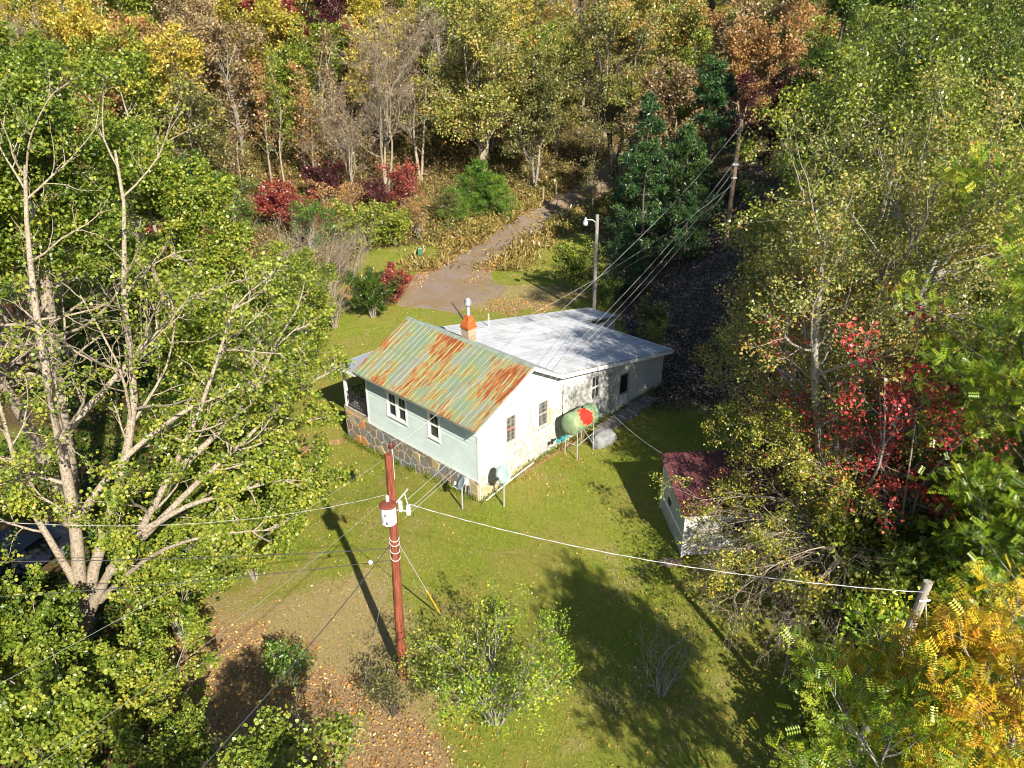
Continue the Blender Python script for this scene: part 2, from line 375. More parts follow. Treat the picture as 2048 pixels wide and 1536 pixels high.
# siding boards (lapped), one object each, split round the windows
EX = .2; z0 = .96; nb = 12; scache = {}
for i in range(nb):
    za = z0 + i * EX; zb = za + EX; spans = [(0.0, FW)]
    for h in fw_wins:
        if zb > h[2] - .06 and za < h[3] + .08:
            new = []
            for a, b in spans:
                if h[0] >= a and h[1] <= b: new += [(a, h[0] - .02), (h[1] + .02, b)]
                else: new.append((a, b))
            spans = new
    for a, b in spans:
        key = round(b - a, 3)
        if key not in scache:
            m_ = MB(); m_.hexa([(-.065, 0, 0), (0, 0, 0), (0, b - a, 0), (-.065, b - a, 0), (-.010, 0, EX + .012), (.0, 0, EX + .012), (.0, b - a, EX + .012), (-.010, b - a, EX + .012)])
            scache[key] = m_.mesh('siding_board', M['siding'])
        mobj('siding_board', scache[key], house, (0.018, a, za))
mb = MB(); mb.box(-.045, .02, -.025, .06, .93, 3.38); mb.build('corner_trim', M['trim'], house)
mb = MB(); mb.box(-.045, .02, FW - .06, FW + .02, .93, 3.38); mb.build('corner_trim', M['trim'], house)

# stones of the foundation: voronoi polygons, each a raised stone
def voronoi(pts, x0, x1, y0, y1):
    res = []
    for i, p in enumerate(pts):
        poly = [(x0, y0), (x1, y0), (x1, y1), (x0, y1)]
        for j in np.argsort(((pts - p) ** 2).sum(1))[1:16]:
            q = pts[j]; m = (p + q) / 2; d = q - p; new = []
            for a, b in zip(poly, poly[1:] + poly[:1]):
                sa = (a[0] - m[0]) * d[0] + (a[1] - m[1]) * d[1]; sb = (b[0] - m[0]) * d[0] + (b[1] - m[1]) * d[1]
                if sa <= 0: new.append(a)
                if (sa < 0) != (sb < 0) and sa != sb:
                    t = sa / (sa - sb); new.append((a[0] + t * (b[0] - a[0]), a[1] + t * (b[1] - a[1])))
            poly = new
            if len(poly) < 3: break
        if len(poly) >= 3: res.append((p, poly))
    return res
def stone_mesh(poly, th, gap, r):
    n = len(poly); c_ = np.mean(poly, 0); P = np.array(poly)
    d = P - c_; L = np.linalg.norm(d, axis=1)[:, None]; P1 = c_ + d * np.clip((L - gap) / L, .5, 1); P2 = c_ + d * np.clip((L - gap - .035) / L, .4, 1)
    vs = [(p[0], p[1], 0) for p in P1] + [(p[0] + r.uniform(-.008, .008), p[1] + r.uniform(-.008, .008), th * r.uniform(.8, 1.1)) for p in P2]
    return vs, [tuple(range(n, 2 * n))] + [(i, (i + 1) % n, n + (i + 1) % n, n + i) for i in range(n)]
r = random.Random(3)
def stone_wall(x0, x1, z0, z1, sx, sz, put, pick):
    pts = []
    for i in range(int((x1 - x0) / sx) + 1):
        for j in range(int((z1 - z0) / sz) + 1):
            pts.append((x0 + (i + .5 + r.uniform(-.42, .42)) * sx + (j % 2) * sx * .5, z0 + (j + .5 + r.uniform(-.4, .4)) * sz))
    for p, poly in voronoi(np.array(pts), x0, x1, z0, z1):
        A = .5 * abs(sum(a[0] * b[1] - b[0] * a[1] for a, b in zip(poly, poly[1:] + poly[:1])))
        if A < .012: continue
        vs, fs = stone_mesh(poly, .055, .02, r)
        put([v for v in vs], fs, pick(p))
def put_front(vs, fs, m):
    mb = MB(); mb.add([(-.02 - v[2], v[0], v[1]) for v in vs], [tuple(reversed(f)) for f in fs]); mb.build('stone', m, house)
def put_side(vs, fs, m):
    mb = MB(); mb.add([(v[0], -.02 - v[2], v[1]) for v in vs], fs); mb.build('stone', m, house)
def put_left(vs, fs, m):
    mb = MB(); mb.add([(v[0], 9.02 + v[2], v[1]) for v in vs], fs); mb.build('stone', m, house)
def pickf(p):
    if p[0] > 7.6 and (r.random() < .22 or (p[1] < -.1 and r.random() < .5)): return M['stone_orange']
    if p[0] < .5 and r.random() < .4: return M['stone_tan']
    return M['stone_tan'] if r.random() < .12 else M['stone']
stone_wall(0, 9.0, -.95, .93, .42, .45, put_front, pickf)
stone_wall(0, 3.2, -.3, .72, .4, .34, put_side, lambda p: M['stone_tan'] if r.random() < .7 else M['stone'])
mb = MB(); mb.box(-.035, .02, -.035, 7.2, -1.1, .93); mb.box(.02, 3.3, -.035, 0, -.8, .72); mb.box(-.035, 4.5, 7.2, 9.02, -1.2, 1.1); mb.build('mortar_bed', M['mortar'], house)
# drip board under the lowest siding
mb = MB(); mb.box(-.05, .0, -.02, FW, .925, .962); mb.build('drip_board', M['trim'], house)

# whitewashed blocks of the side wall
bc = {}
nblk = 0
for j in range(16):
    za = .53 + j * .2
    for i in range(-1, 24):
        a = i * .4 + (j % 2) * .2; b = a + .4; a = max(a, 3.2 if za < .72 else .02); b = min(b, 8.9)
        if b - a < .1: continue
        mid = (a + b) / 2; lim = 1.15 if mid < 1.5 else (2.3 if mid < 3.3 else 2.95)
        if za + .2 > lim + .25 * math.sin(mid * 2.3): continue
        if any(b > h[0] - .05 and a < h[1] + .05 and za + .2 > h[2] - .05 and za < h[3] + .05 for h in wins): continue
        key = round(b - a, 2)
        if key not in bc:
            L = b - a; g = .011
            m_ = MB(); m_.hexa([(g, 0, g), (L - g, 0, g), (L - g, .0, .2 - g), (g, 0, .2 - g), (g + .006, -.022, g + .006), (L - g - .006, -.022, g + .006), (L - g - .006, -.022, .194 - g), (g + .006, -.022, .194 - g)])
            bc[key] = m_.mesh('block', M['block'])
        mobj('block', bc[key], house, (a, -.001 - random.uniform(0, .003), za)); nblk += 1

# windows --------------------------------------------------------------
def window_side(v0, v1, z0, z1, rail, bars=True):
    f = MB(); t = .06
    for bx in ((v0, v0 + t, z0, z1), (v1 - t, v1, z0, z1), (v0 + t, v1 - t, z0, z0 + t), (v0 + t, v1 - t, z1 - t, z1)): f.box(bx[0], bx[1], .03, .11, bx[2], bx[3])
    wo = f.build('window', M['mullion'], house)
    g = MB(); g.box(v0 + t, v1 - t, .075, .085, z0 + t, z1 - t); g.build('pane', M['glass'], wo)
    m_ = MB(); zm = (z0 + z1) / 2; m_.box(v0 + t, v1 - t, .035, .072, zm - .035, zm + .035); m_.build('rail', rail, wo)
    m_ = MB(); nb_ = 6 if bars else 2
    for i in range(1, nb_): x = v0 + t + (v1 - v0 - 2 * t) * i / nb_; m_.box(x - .007, x + .007, .045, .06, z0 + t, z1 - t)
    if bars:
        for i in range(1, 6):
            z = z0 + (z1 - z0) * i / 6; m_.box(v0 + t, v1 - t, .06, .07, z - .006, z + .006)
    m_.build('security_bars' if bars else 'glazing_bar', M['mullion'] if bars else M['trim'], wo)
    m_ = MB(); m_.box(v0 - .05, v1 + .05, -.06, .03, z0 - .07, z0 - .003); m_.build('sill', M['block'], wo)
    return wo
window_side(*wins[0], M['redwood']); window_side(*wins[1], M['mullion']); window_side(*wins[2], M['trim'], False)
mb = MB(); mb.box(4.13, 4.24, -.03, -.017, 1.93, 2.72); mb.build('shutter_board', M['yellow'], house, label='narrow yellow board beside the window')
def window_front(u0, u1, z0, z1, nsash):
    f = MB(); t = .085
    f.box(-.05, .1, u0, u0 + t, z0, z1); f.box(-.05, .1, u1 - t, u1, z0, z1); f.box(-.05, .1, u0 + t, u1 - t, z1 - t, z1)
    f.box(-.065, .1, u0 - .02, u1 + .02, z0 - .05, z0 + .03)
    um = (u0 + u1) / 2
    if nsash == 2: f.box(-.05, .1, um - .06, um + .06, z0 + .03, z1 - t)
    wo = f.build('window', M['trim'], house)
    for a, b in ([(u0 + t, um - .06), (um + .06, u1 - t)] if nsash == 2 else [(u0 + t, u1 - t)]):
        g = MB(); g.box(.03, .04, a, b, z0 + .03, z1 - t); g.build('pane', M['glass'], wo)
        s_ = MB(); zm = (z0 + z1) / 2 + .02; w_ = .04
        s_.box(-.03, .03, a, b, zm - .03, zm + .03); s_.box(-.02, .03, a, a + w_, z0 + .03, z1 - t); s_.box(-.02, .03, b - w_, b, z0 + .03, z1 - t)
        s_.box(-.02, .03, a + w_, b - w_, z0 + .03, z0 + .08); s_.box(-.02, .03, a + w_, b - w_, z1 - t - .05, z1 - t)
        s_.build('sash', M['trim'], wo)
        s_ = MB(); s_.box(.0, .018, (a + b) / 2 - .012, (a + b) / 2 + .012, zm + .03, z1 - t - .05); s_.build('glazing_bar', M['mullion'], wo)
window_front(*fw_wins[0], 1); window_front(*fw_wins[1], 2)

# side door with slatted lower half
v0, v1, z0, z1 = door
f = MB(); f.box(v0, v0 + .07, -.02, .1, z0, z1); f.box(v1 - .07, v1, -.02, .1, z0, z1); f.box(v0 + .07, v1 - .07, -.02, .1, z1 - .07, z1); f.box(v0 + .07, v1 - .07, .0, .08, z0 + .0, z0 + .1); f.box(v0 + .07, v1 - .07, .0, .08, 1.38, 1.46)
dr = f.build('door', M['mullion'], house, label='screen door with white slats over its lower half')
g = MB(); g.box(v0 + .07, v1 - .07, .05, .07, z0 + .1, z1 - .07); g.build('screen', M['dark'], dr)
for i in range(7):
    x = v0 + .1 + i * (v1 - v0 - .2) / 6; g = MB(); g.box(x - .02, x + .02, -.005, .03, z0 + .1, 1.38); g.build('slat', M['trim'], dr)
g = MB(); g.box(v0 - .15, v1 + .15, -.35, -.02, z0 - .16, z0 - .01); g.build('doorstep', M['conc'], house)

# roofs ----------------------------------------------------------------
def roof_panel_mesh(name, L, Wd, ribs, mat, h=.028, th=.006):
    """sheet: x down-slope length L, y width Wd, crimped ribs"""
    prof = [(0, 0)]
    for y in ribs: prof += [(y - .016, 0), (y - .006, h), (y + .006, h), (y + .016, 0)]
    prof.append((Wd, 0)); prof = [(max(0, min(Wd, a)), b) for a, b in prof]
    vs = []; fs = []; n = len(prof)
    for x in (0, L):
        vs += [(x, y, z) for y, z in prof]
    for x in (0, L): vs += [(x, y, z - th) for y, z in prof]
    for i in range(n - 1):
        fs.append((i, n + i, n + i + 1, i + 1)); fs.append((2 * n + i, 2 * n + i + 1, 3 * n + i + 1, 3 * n + i))
        fs.append((i, i + 1, 2 * n + i + 1, 2 * n + i)); fs.append((n + i, 3 * n + i, 3 * n + i + 1, n + i + 1))
    mb = MB(); mb.add(vs, fs); return mb.mesh(name, mat)
ev, ez, rv, rz_ = -.49, 3.56, 2.78, 5.22
SL = math.hypot(rv - ev, rz_ - ez); ang = math.atan2(rz_ - ez, rv - ev)
pw = .6; un0, un1 = -.36, 7.44; ncol = 13
r = random.Random(5)
for row in range(2):
    L = SL / 2 + (.05 if row == 0 else 0)
    me = roof_panel_mesh('roof_panel', L, pw - .004, [.03, .33], M['roof'])
    for i in range(ncol):
        x0 = row * SL / 2; p = (ev + x0 * math.cos(ang), un0 + i * pw, ez + x0 * math.sin(ang) + (.0 if row == 0 else .020))
        o = mobj('roof_panel', me, house, (p[0] + r.uniform(-.012, .012) * (row == 0), p[1], p[2]), (0, -ang + r.uniform(-.002, .002), r.uniform(-.002, .002)))
# deck below the sheets, ridge cap, rake and eave boards
def slab(v0, z0, v1, z1, u0, u1, th): 
    return [(v0, u0, z0 - th), (v1, u0, z1 - th), (v1, u1, z1 - th), (v0, u1, z0 - th), (v0, u0, z0), (v1, u0, z1), (v1, u1, z1), (v0, u1, z0)]
mb = MB(); mb.hexa(slab(ev + .02, ez - .015, rv, rz_ - .012, un0 + .03, un1 - .03, .07)); mb.build('roof_deck', M['mullion'], house)
mb = MB()
mb.hexa(slab(rv - .16, rz_ - .045, rv, rz_ + .045, un0 - .01, un1 + .01, .012)); mb.hexa(slab(rv, rz_ + .045, rv + .16, rz_ - .045, un0 - .01, un1 + .01, .012))
mb.build('ridge_cap', plain('ridge_cap', (.26, .31, .25), .6, .3, .2, .3, 4), house)
mb = MB(); mb.hexa(slab(rv, rz_, 4.45, 4.30, un0, un1, .05)); mb.build('back_roof', M['silver'], house)
mb = MB(); mb.hexa(slab(rv + .02, rz_ - .052, 4.5, 4.24, un0, un0 + .03, .16)); mb.build('rake_board', M['trim'], house)
mb = MB(); mb.hexa(slab(ev + .02, ez - .09, rv, rz_ - .09, un0 + .0, un0 + .025, .09)); mb.build('rake_board', M['trim'], house)
# low roof over the long rear part, corrugated sheets running away from the ridge
bz0, bz1, bv0, bv1 = 4.30, 2.72, 4.42, 13.05
ang2 = math.atan2(bz1 - bz0, bv1 - bv0); L2 = math.hypot(bv1 - bv0, bz1 - bz0)
def corr(name, L, Wd, pitch, h, mat):
    n = int(Wd / pitch) * 4; ys = np.linspace(0, Wd, n + 1); zz = h * np.sin(np.arange(n + 1) * math.pi / 2) 
    mb = MB(); vs = []; 
    for x in (0, L): vs += [(x, y, z) for y, z in zip(ys, zz)]
    for x in (0, L): vs += [(x, y, z - .012) for y, z in zip(ys, zz)]
    m = n + 1; fs = []
    for i in range(n):
        fs += [(i, m + i, m + i + 1, i + 1), (2 * m + i, 2 * m + i + 1, 3 * m + i + 1, 3 * m + i), (i, i + 1, 2 * m + i + 1, 2 * m + i), (m + i, 3 * m + i, 3 * m + i + 1, m + i + 1)]
    mb.add(vs, fs); return mb.mesh(name, mat)
for a, L, over in ((0, L2 / 2 + .05, .016), (L2 / 2, L2 / 2, 0)):
    me = corr('roof_sheet', L, .95, .19, .020, M['silver'])
    for i in range(6):
        mobj('roof_sheet', me, house, (bv0 + a * math.cos(ang2), -.36 + i * .96, bz0 + a * math.sin(ang2) + over), (0, -ang2, 0))
mb = MB(); mb.hexa(slab(bv0, bz0 - .025, bv1 - .02, bz1 - .025, -.34, 5.4, .06)); mb.build('roof_deck', M['mullion'], house)
# side strip, a little lower, running further back
L3 = math.hypot(16.3 - 4.42, 1.0 * (16.3 - 4.42) * .183); me = corr('roof_sheet', L3, 1.06, .21, .020, M['silver'])
for i in range(2): mobj('roof_sheet', me, house, (4.42, 5.42 + i * 1.07, 4.24 - i * .03), (0, math.atan2((16.3 - 4.42) * .183, 16.3 - 4.42), 0))
mb = MB(); mb.hexa(slab(4.42, 4.20, 16.26, 2.03, 5.42, 7.5, .06)); mb.build('roof_deck', M['mullion'], house)
mb = MB(); mb.hexa(slab(4.46, 4.255, 13.0, 2.70, -.385, -.345, .17)); mb.build('fascia', M['trim'], house)
mb = MB(); mb.box(13.03, 13.06, -.36, 5.4, 2.55, 2.73); mb.build('fascia', M['trim'], house)
mb = MB(); mb.box(12.8, 16.1, 5.44, 5.56, -.4, 2.0); mb.box(15.98, 16.1, 5.56, 7.2, -.4, 2.0); mb.box(12.8, 15.98, 7.05, 7.2, -.4, 2.0); mb.build('rear_room_wall', M['white'], house)
mb = MB(); mb.tube([(7.2, 6.7, 3.65), (7.2, 6.7, 4.35)], .035, 8); mb.build('vent_pipe', M['trim'], house)

# chimney
ch = MB(); cu, cv, cw = 4.20, 3.52, .22
ch.box(cv - cw, cv + cw, cu - cw, cu + cw, 3.6, 5.02)
M['chim'] = plain('chimney_core', (.34, .25, .18), .95, .1, 0, .2, 9)
cho = ch.build('chimney', M['chim'], house)
brm = plain('chimney_brick', (.36, .27, .19), .9, .15, 0, .25, 12, .3)
bL = MB(); bL.box(0, .205, 0, .012, 0, .067); bLm = bL.mesh('brick', brm)
for side in range(4):
    for j in range(10):
        for i in range(3 if j % 2 else 2):
            a0 = (-cw + i * .22 - (.11 if j % 2 else 0)); a1 = a0 + .205; a0 = max(a0, -cw + .004); a1 = min(a1, cw - .004)
            if a1 - a0 < .05: continue
            z = 4.28 + j * .078
            b_ = MB()
            if side == 0: b_.box(cv + a0, cv + a1, cu - cw - .012, cu - cw, z, z + .068)
            if side == 1: b_.box(cv - cw - .012, cv - cw, cu + a0, cu + a1, z, z + .068)
            if side == 2: b_.box(cv + a0, cv + a1, cu + cw, cu + cw + .012, z, z + .068)
            if side == 3: b_.box(cv + cw, cv + cw + .012, cu + a0, cu + a1, z, z + .068)
            b_.build('brick', brm, cho)
b_ = MB(); b_.box(cv - cw - .012, cv + cw + .012, cu - cw - .012, cu + cw + .012, 5.06, 5.40); b_.build('brick_collar', brm, cho)
b_ = MB(); b_.box(cv - cw - .05, cv + cw + .05, cu - cw - .05, cu + cw + .05, 5.40, 5.50)
b_.hexa([(cv - cw - .03, cu - cw - .03, 5.50), (cv + cw + .03, cu - cw - .03, 5.50), (cv + cw + .03, cu + cw + .03, 5.50), (cv - cw - .03, cu + cw + .03, 5.50), (cv - .1, cu - .1, 5.98), (cv + .1, cu - .1, 5.98), (cv + .1, cu + .1, 5.98), (cv - .1, cu + .1, 5.98)])
b_.build('rusty_cap', M['rust'], cho, label='rusty orange tapered metal cap')
b_ = MB(); b_.lathe([(.088, 5.95), (.088, 6.45)], 14, c=(cv, cu, 0)); b_.build('flue_pipe', M['galv'], cho)
b_ = MB(); b_.lathe([(.15, 6.42), (.15, 6.50), (.12, 6.52), (.13, 6.62), (.10, 6.72), (.03, 6.76)], 14, c=(cv, cu, 0)); b_.build('cowl', M['galv'], cho, smooth=True)
for s_ in (-1, 1):
    b_ = MB(); b_.box(cv - .03, cv + .03, cu + s_ * .17 - .015, cu + s_ * .17 + .015, 6.48, 6.68); b_.build('cowl_wing', M['galv'], cho)

# porch on the left end
po0, po1 = 7.22, 8.98
mb = MB(); mb.box(-.06, 4.4, 7.2, 9.05, 1.02, 1.16); mb.build('porch_beam', M['beam'], house)
pm = MB(); pm.box(0, .135, 0, 1.8, 0, .03); pm_ = pm.mesh('plank', M['deck'])
for i in range(30): mobj('plank', pm_, house, (-.08 + i * .148, 7.24, 1.165))
for (v_, u_) in ((.02, 8.9), (4.2, 8.9), (2.1, 8.9)):
    mb = MB(); mb.box(v_ - .06, v_ + .06, u_ - .06, u_ + .06, 1.2, 3.22); mb.build('porch_post', M['trim'], house)
mb = MB(); mb.box(-.04, .04, 7.24, 7.32, 1.2, 3.3); mb.build('porch_post', M['iron'], house)
def railing(p0, p1, z, h, n):
    p0 = np.array(p0); p1 = np.array(p1); a = MB()
    for zz in (z + .08, z + h): a.tube([(*p0, zz), (*p1, zz)], .022, 6)
    rr_ = a.build('railing', M['iron'], house)
    for i in range(n + 1):
        q = p0 + (p1 - p0) * i / n; b_ = MB(); b_.tube([(q[0], q[1], z + .02), (q[0], q[1], z + h)], .012, 5); 
        b_.lathe([(.012, z + .42), (.03, z + .47), (.03, z + .5), (.012, z + .55)], 6, c=(q[0], q[1], 0)); b_.build('baluster', M['iron'], rr_)
railing((.0, 7.34), (.0, 8.8), 1.2, .78, 12); railing((.12, 8.9), (2.0, 8.9), 1.2, .78, 14); railing((2.2, 8.9), (4.1, 8.9), 1.2, .78, 14)
mb = MB(); mb.hexa([(-.40, 7.2, 3.39), (4.6, 7.2, 3.39), (4.6, 9.3, 3.14), (-.40, 9.3, 3.14), (-.40, 7.2, 3.46), (4.6, 7.2, 3.46), (4.6, 9.3, 3.21), (-.40, 9.3, 3.21)]); mb.build('porch_roof', M['porch_roof'], house)
for i in range(1, 9):
    mb = MB(); v_ = -.4 + i * .56; mb.hexa([(v_ - .012, 7.2, 3.46), (v_ + .012, 7.2, 3.46), (v_ + .012, 9.3, 3.21), (v_ - .012, 9.3, 3.21), (v_ - .012, 7.2, 3.475), (v_ + .012, 7.2, 3.475), (v_ + .012, 9.3, 3.225), (v_ - .012, 9.3, 3.225)]); mb.build('roof_seam', M['porch_roof'], house)
mb = MB(); mb.hexa([(-.43, 7.36, 3.32), (-.402, 7.36, 3.32), (-.402, 9.32, 3.09), (-.43, 9.32, 3.09), (-.43, 7.36, 3.45), (-.402, 7.36, 3.45), (-.402, 9.32, 3.22), (-.43, 9.32, 3.22)]); mb.box(-.43, 4.6, 9.302, 9.33, 3.09, 3.205); mb.build('fascia', M['trim'], house)
mb = MB(); mb.tube([(-.05, 7.2, 1.35), (-.28, 7.05, 1.38), (-.34, 7.0, 1.46)], .02, 6); mb.build('wall_bracket', M['iron'], house)
# downpipe, wall wires, conduit along the foot of the wall
mb = MB(); mb.tube([(2.98, -.05, .45), (2.98, -.05, 3.16)], .035, 8); mb.build('drain_pipe', M['trim'], house)
mb = MB(); mb.tube([(5.0, -.03, 3.5), (5.0, -.03, 1.5)], .009, 5); mb.build('wall_cable', M['iron'], house)
mb = MB(); mb.box(4.88, 5.08, -.06, -.02, 1.4, 1.54); mb.build('outlet_box', M['mullion'], house)
mb = MB(); mb.tube([(.15, -.2, .1), (1.7, -.2, .42)], .03, 8); mb.tube([(1.7, -.2, .42), (3.0, -.18, .60)], .03, 8); mb.build('conduit', M['trim'], house)
mb = MB(); mb.tube([(-.12, .55, -.1), (-.1, .5, .7)], .02, 6); mb.tube([(-.12, .75, -.1), (-.1, .72, .6)], .02, 6); mb.tube([(-.16, .3, -.1), (-.14, .42, .62)], .012, 6); mb.build('conduit', M['mullion'], house)
mb = MB(); mb.box(-.2, -.07, .55, .8, .62, .86); mb.box(-.24, -.2, .6, .68, .70, .92); mb.build('meter_box', M['trim'], house)

# ================================================================== THINGS IN THE YARD

k = NT('red_pole_wood'); n = k.noise(k.co('World', (9, 9, .7)), 2.2, 6, .7); n2 = k.noise(k.co('World', (30, 30, 1)), 1.5, 4)
M['pole_red'] = k.out(k.mix(k.ramp(n2, [(.5, 0), (.68, .8)]), k.ramp(n, [(.3, (.09, .022, .014)), (.7, (.36, .11, .055))]), (.05, .02, .014)), .8, .2, 0, n2, .5, .02)
k = NT('grey_pole_wood'); n = k.noise(k.co('World', (9, 9, .6)), 2.2, 6, .7); n2 = k.noise(k.co('World', (30, 30, .8)), 1.5, 4)
M['pole_grey'] = k.out(k.mix(k.ramp(n2, [(.5, 0), (.68, .8)]), k.mix(n, (.22, .20, .17), (.40, .37, .32)), (.13, .10, .08)), .85, .15, 0, n2, .5, .02)
k = NT('brown_pole_wood'); n = k.noise(k.co('World', (9, 9, .6)), 2.2, 6, .7)
M['pole_brown'] = k.out(k.mix(n, (.11, .075, .05), (.26, .19, .14)), .85, .15, 0, n, .5, .02)
M['porc'] = plain('white_porcelain', (.72, .74, .74), .25, .5, 0, .08)
M['wire'] = plain('aluminium_wire', (.58, .58, .56), .5, .5, .3, .15)
M['wire_grey'] = plain('dull_wire', (.30, .30, .28), .6, .3, .2, .15)
M['wire_dark'] = plain('dark_cable', (.06, .06, .06), .5, .4, 0, .2)
k = NT('tank_grey_paint'); n = k.noise(k.co(), 5, 5); n2 = k.noise(k.co('World', (6, 6, 1.0)), 2.1, 5, .7)
M['tx'] = k.out(k.mix(k.ramp(n2, [(.60, 0), (.66, .85)]), k.mix(n, (.56, .55, .57), (.70, .70, .72)), (.42, .14, .06)), .55, .3, 0, n, .1)
M['txlid'] = plain('rusty_lid', (.20, .055, .035), .85, .2, .1, .4, 9)
M['ink'] = plain('black_ink', (.02, .02, .02), .6, .2)

def pole(name, base, top, r0, r1, mat, label, rings=True, cat='utility pole'):
    b = Vector(base); d = Vector(top) - b; o = empty(name, base, 0, label, cat)
    mb = MB(); n = 9; mb.tube([tuple(d * (i / n) + Vector((random.uniform(-.01, .01), random.uniform(-.01, .01), 0))) if i else (0, 0, -.6) for i in range(n + 1)], [r0 + (r1 - r0) * i / n for i in range(n + 1)], 14)
    mb.build('shaft', mat, o, smooth=False); return o
PB = (-3.26, 16.99, gz(-3.26, 16.99)); PT = (-3.14, 16.99, 7.72)
pm_o = pole('utility_pole', PB, PT, .142, .105, M['pole_red'], 'red-brown utility pole on the lawn carrying a grey transformer')
def L_(p): return tuple(Vector(p) - Vector(PB))
def onp(z): t = (z - PB[2]) / (PT[2] - PB[2]); return Vector(PB) + (Vector(PT) - Vector(PB)) * t
mb = MB(); p = L_(onp(7.72)); mb.tube([(p[0] + .09, p[1], p[2] - .75), (p[0] + .09, p[1], p[2] + .22)], .018, 6); mb.build('pin_bracket', M['wire'], pm_o)
mb = MB(); mb.lathe([(.04, 0), (.09, .03), (.05, .06), (.085, .09), (.05, .12), (.06, .16), (.02, .19)], 12, c=(p[0] + .07, p[1], p[2] + .17)); mb.build('insulator', plain('brown_insulator', (.10, .03, .03), .2, .6), pm_o, smooth=True)
tx = Vector(L_(onp(6.1))) + Vector((-.05, -.33, 0))
t_ = MB(); t_.lathe([(.185, -.27), (.20, -.25), (.205, .24), (.215, .25), (.215, .275)], 22, c=tx); txo = t_.build('transformer', M['tx'], pm_o, smooth=False)
t_ = MB(); t_.lathe([(.225, .275), (.23, .295), (.19, .33), (.06, .36), (.02, .365)], 22, c=tx); t_.build('lid', M['txlid'], txo)
t_ = MB(); t_.lathe([(.03, .33), (.055, .36), (.035, .39), (.055, .42), (.035, .45), (.045, .49), (.02, .52)], 12, c=(tx.x - .02, tx.y + .10, tx.z)); t_.build('bushing', M['porc'], txo, smooth=True)
for zz in (-.2, .2): t_ = MB(); t_.box(tx.x - .05, tx.x + .05, tx.y + .19, tx.y + .27, tx.z + zz - .03, tx.z + zz + .03); t_.build('bracket', M['galv'], txo)
def sign_text(name, s, size, mat, parent, loc, rot):
    cu_ = bpy.data.curves.new(name, 'FONT'); cu_.body = s; cu_.size = size; cu_.extrude = .003; cu_.resolution_u = 2; cu_.align_x = 'CENTER'
    to = bpy.data.objects.new(name, cu_); link(to); bpy.context.view_layer.update()
    me = bpy.data.meshes.new_from_object(to); bpy.data.objects.remove(to); setmat(me, []); me.materials.clear(); me.materials.append(mat)
    return mobj(name, me, parent, loc, rot)
sign_text('marking', '6:', .14, M['ink'], txo, (tx.x - .02, tx.y - .215, tx.z + .06), (R(90), R(-12), 0))
sign_text('marking', '6:', .14, M['ink'], txo, (tx.x + .0, tx.y - .215, tx.z - .18), (R(90), R(-12), 0))
p = Vector(L_(onp(6.35)))
mb = MB(); mb.lathe([(.05, -.16), (.065, -.10), (.05, -.05), (.065, 0), (.05, .05), (.06, .14), (.03, .18)], 10, c=(p.x + .22, p.y - .05, p.z - .2)); mb.build('arrester', M['porc'], pm_o, smooth=True)
mb = MB(); mb.box(p.x + .38, p.x + .48, p.y - .1, p.y, p.z - .45, p.z - .18); mb.build('fuse_cutout', M['porc'], pm_o)
mb = MB(); mb.tube([(p.x + .1, p.y - .05, p.z - .1), (p.x + .45, p.y - .05, p.z + .35)], .022, 6); mb.tube([(p.x + .35, p.y - .05, p.z + .22), (p.x + .43, p.y - .05, p.z - .2)], .016, 6); mb.tube([(p.x + .05, p.y, p.z - .35), (p.x + .42, p.y - .05, p.z - .35)], .02, 6); mb.build('cutout_bracket', M['wire'], pm_o)
for q_, z_ in enumerate((5.1, 4.95, 4.7, 4.45)):
    p = Vector(L_(onp(z_))); mb = MB(); mb.tube([(p.x + .13 * math.cos(a), p.y + .13 * math.sin(a), p.z + .05 * math.sin(a - .4)) for a in np.linspace(-math.pi, .3, 10)], .014, 5); mb.build('wire_loop', M['wire'], pm_o)
# wires
def cable(label, a, b, sag, r_, mat, name='power_cable', cat='cable', twist=False, group=None):
    a = Vector(a); b = Vector(b); n = 26; mb = MB(); pts = []
    for i in range(n + 1):
        t = i / n; p = a.lerp(b, t); p.z -= sag * 4 * t * (1 - t); pts.append(p - a)
    mb.tube(pts, r_, 5)
    if twist:
        m_ = 140; P2 = []
        for i in range(m_ + 1):
            t = i / m_; p = a.lerp(b, t); p.z -= sag * 4 * t * (1 - t); an = t * 26 * math.pi; P2.append(p - a + Vector((0, math.cos(an), math.sin(an))) * r_ * 1.5)
        mb.tube(P2, r_ * .8, 4)
    return mb.build(name, mat, None, tuple(a), label=label, cat=cat, group=group)
RB = (14.30, 50.82, gz(14.3, 50.82)); RT = (14.34, 50.82, 11.6)
GB = (8.62, 13.5, gz(8.62, 13.5)); GT_ = (9.30, 13.6, 6.45)
rp_o = pole('utility_pole', RB, RT, .17, .12, M['pole_brown'], 'tall dark brown utility pole on the shaded bank beside the big pine')
mb = MB(); z_ = 8.9 - RB[2]; mb.box(-.2, .2, -.2, -.13, z_ - .05, z_ + .05); mb.box(-.18, .18, -.19, -.12, z_ - .9, z_ - .8); mb.build('bracket', M['galv'], rp_o)
gp_o = pole('utility_pole', GB, GT_, .13, .10, M['pole_grey'], 'short leaning grey wooden pole among the yellow locust leaves')
mb = MB(); q = Vector(GT_) - Vector(GB); mb.tube([tuple(q * .93 + Vector((-.12, -.1, 0))), tuple(q * .93 + Vector((.12, -.1, .03)))], .03, 6); mb.build('clamp', M['galv'], gp_o)
cable('grey guy wire of the short leaning pole by the yellow leaves', Vector(GT_) - Vector((0, 0, .35)), (10.6, 12.6, gz(10.6, 12.6)), 0, .014, M['wire'], 'guy_wire')
P = lambda z, dx=0: tuple(onp(z) + Vector((dx, -.02, 0)))
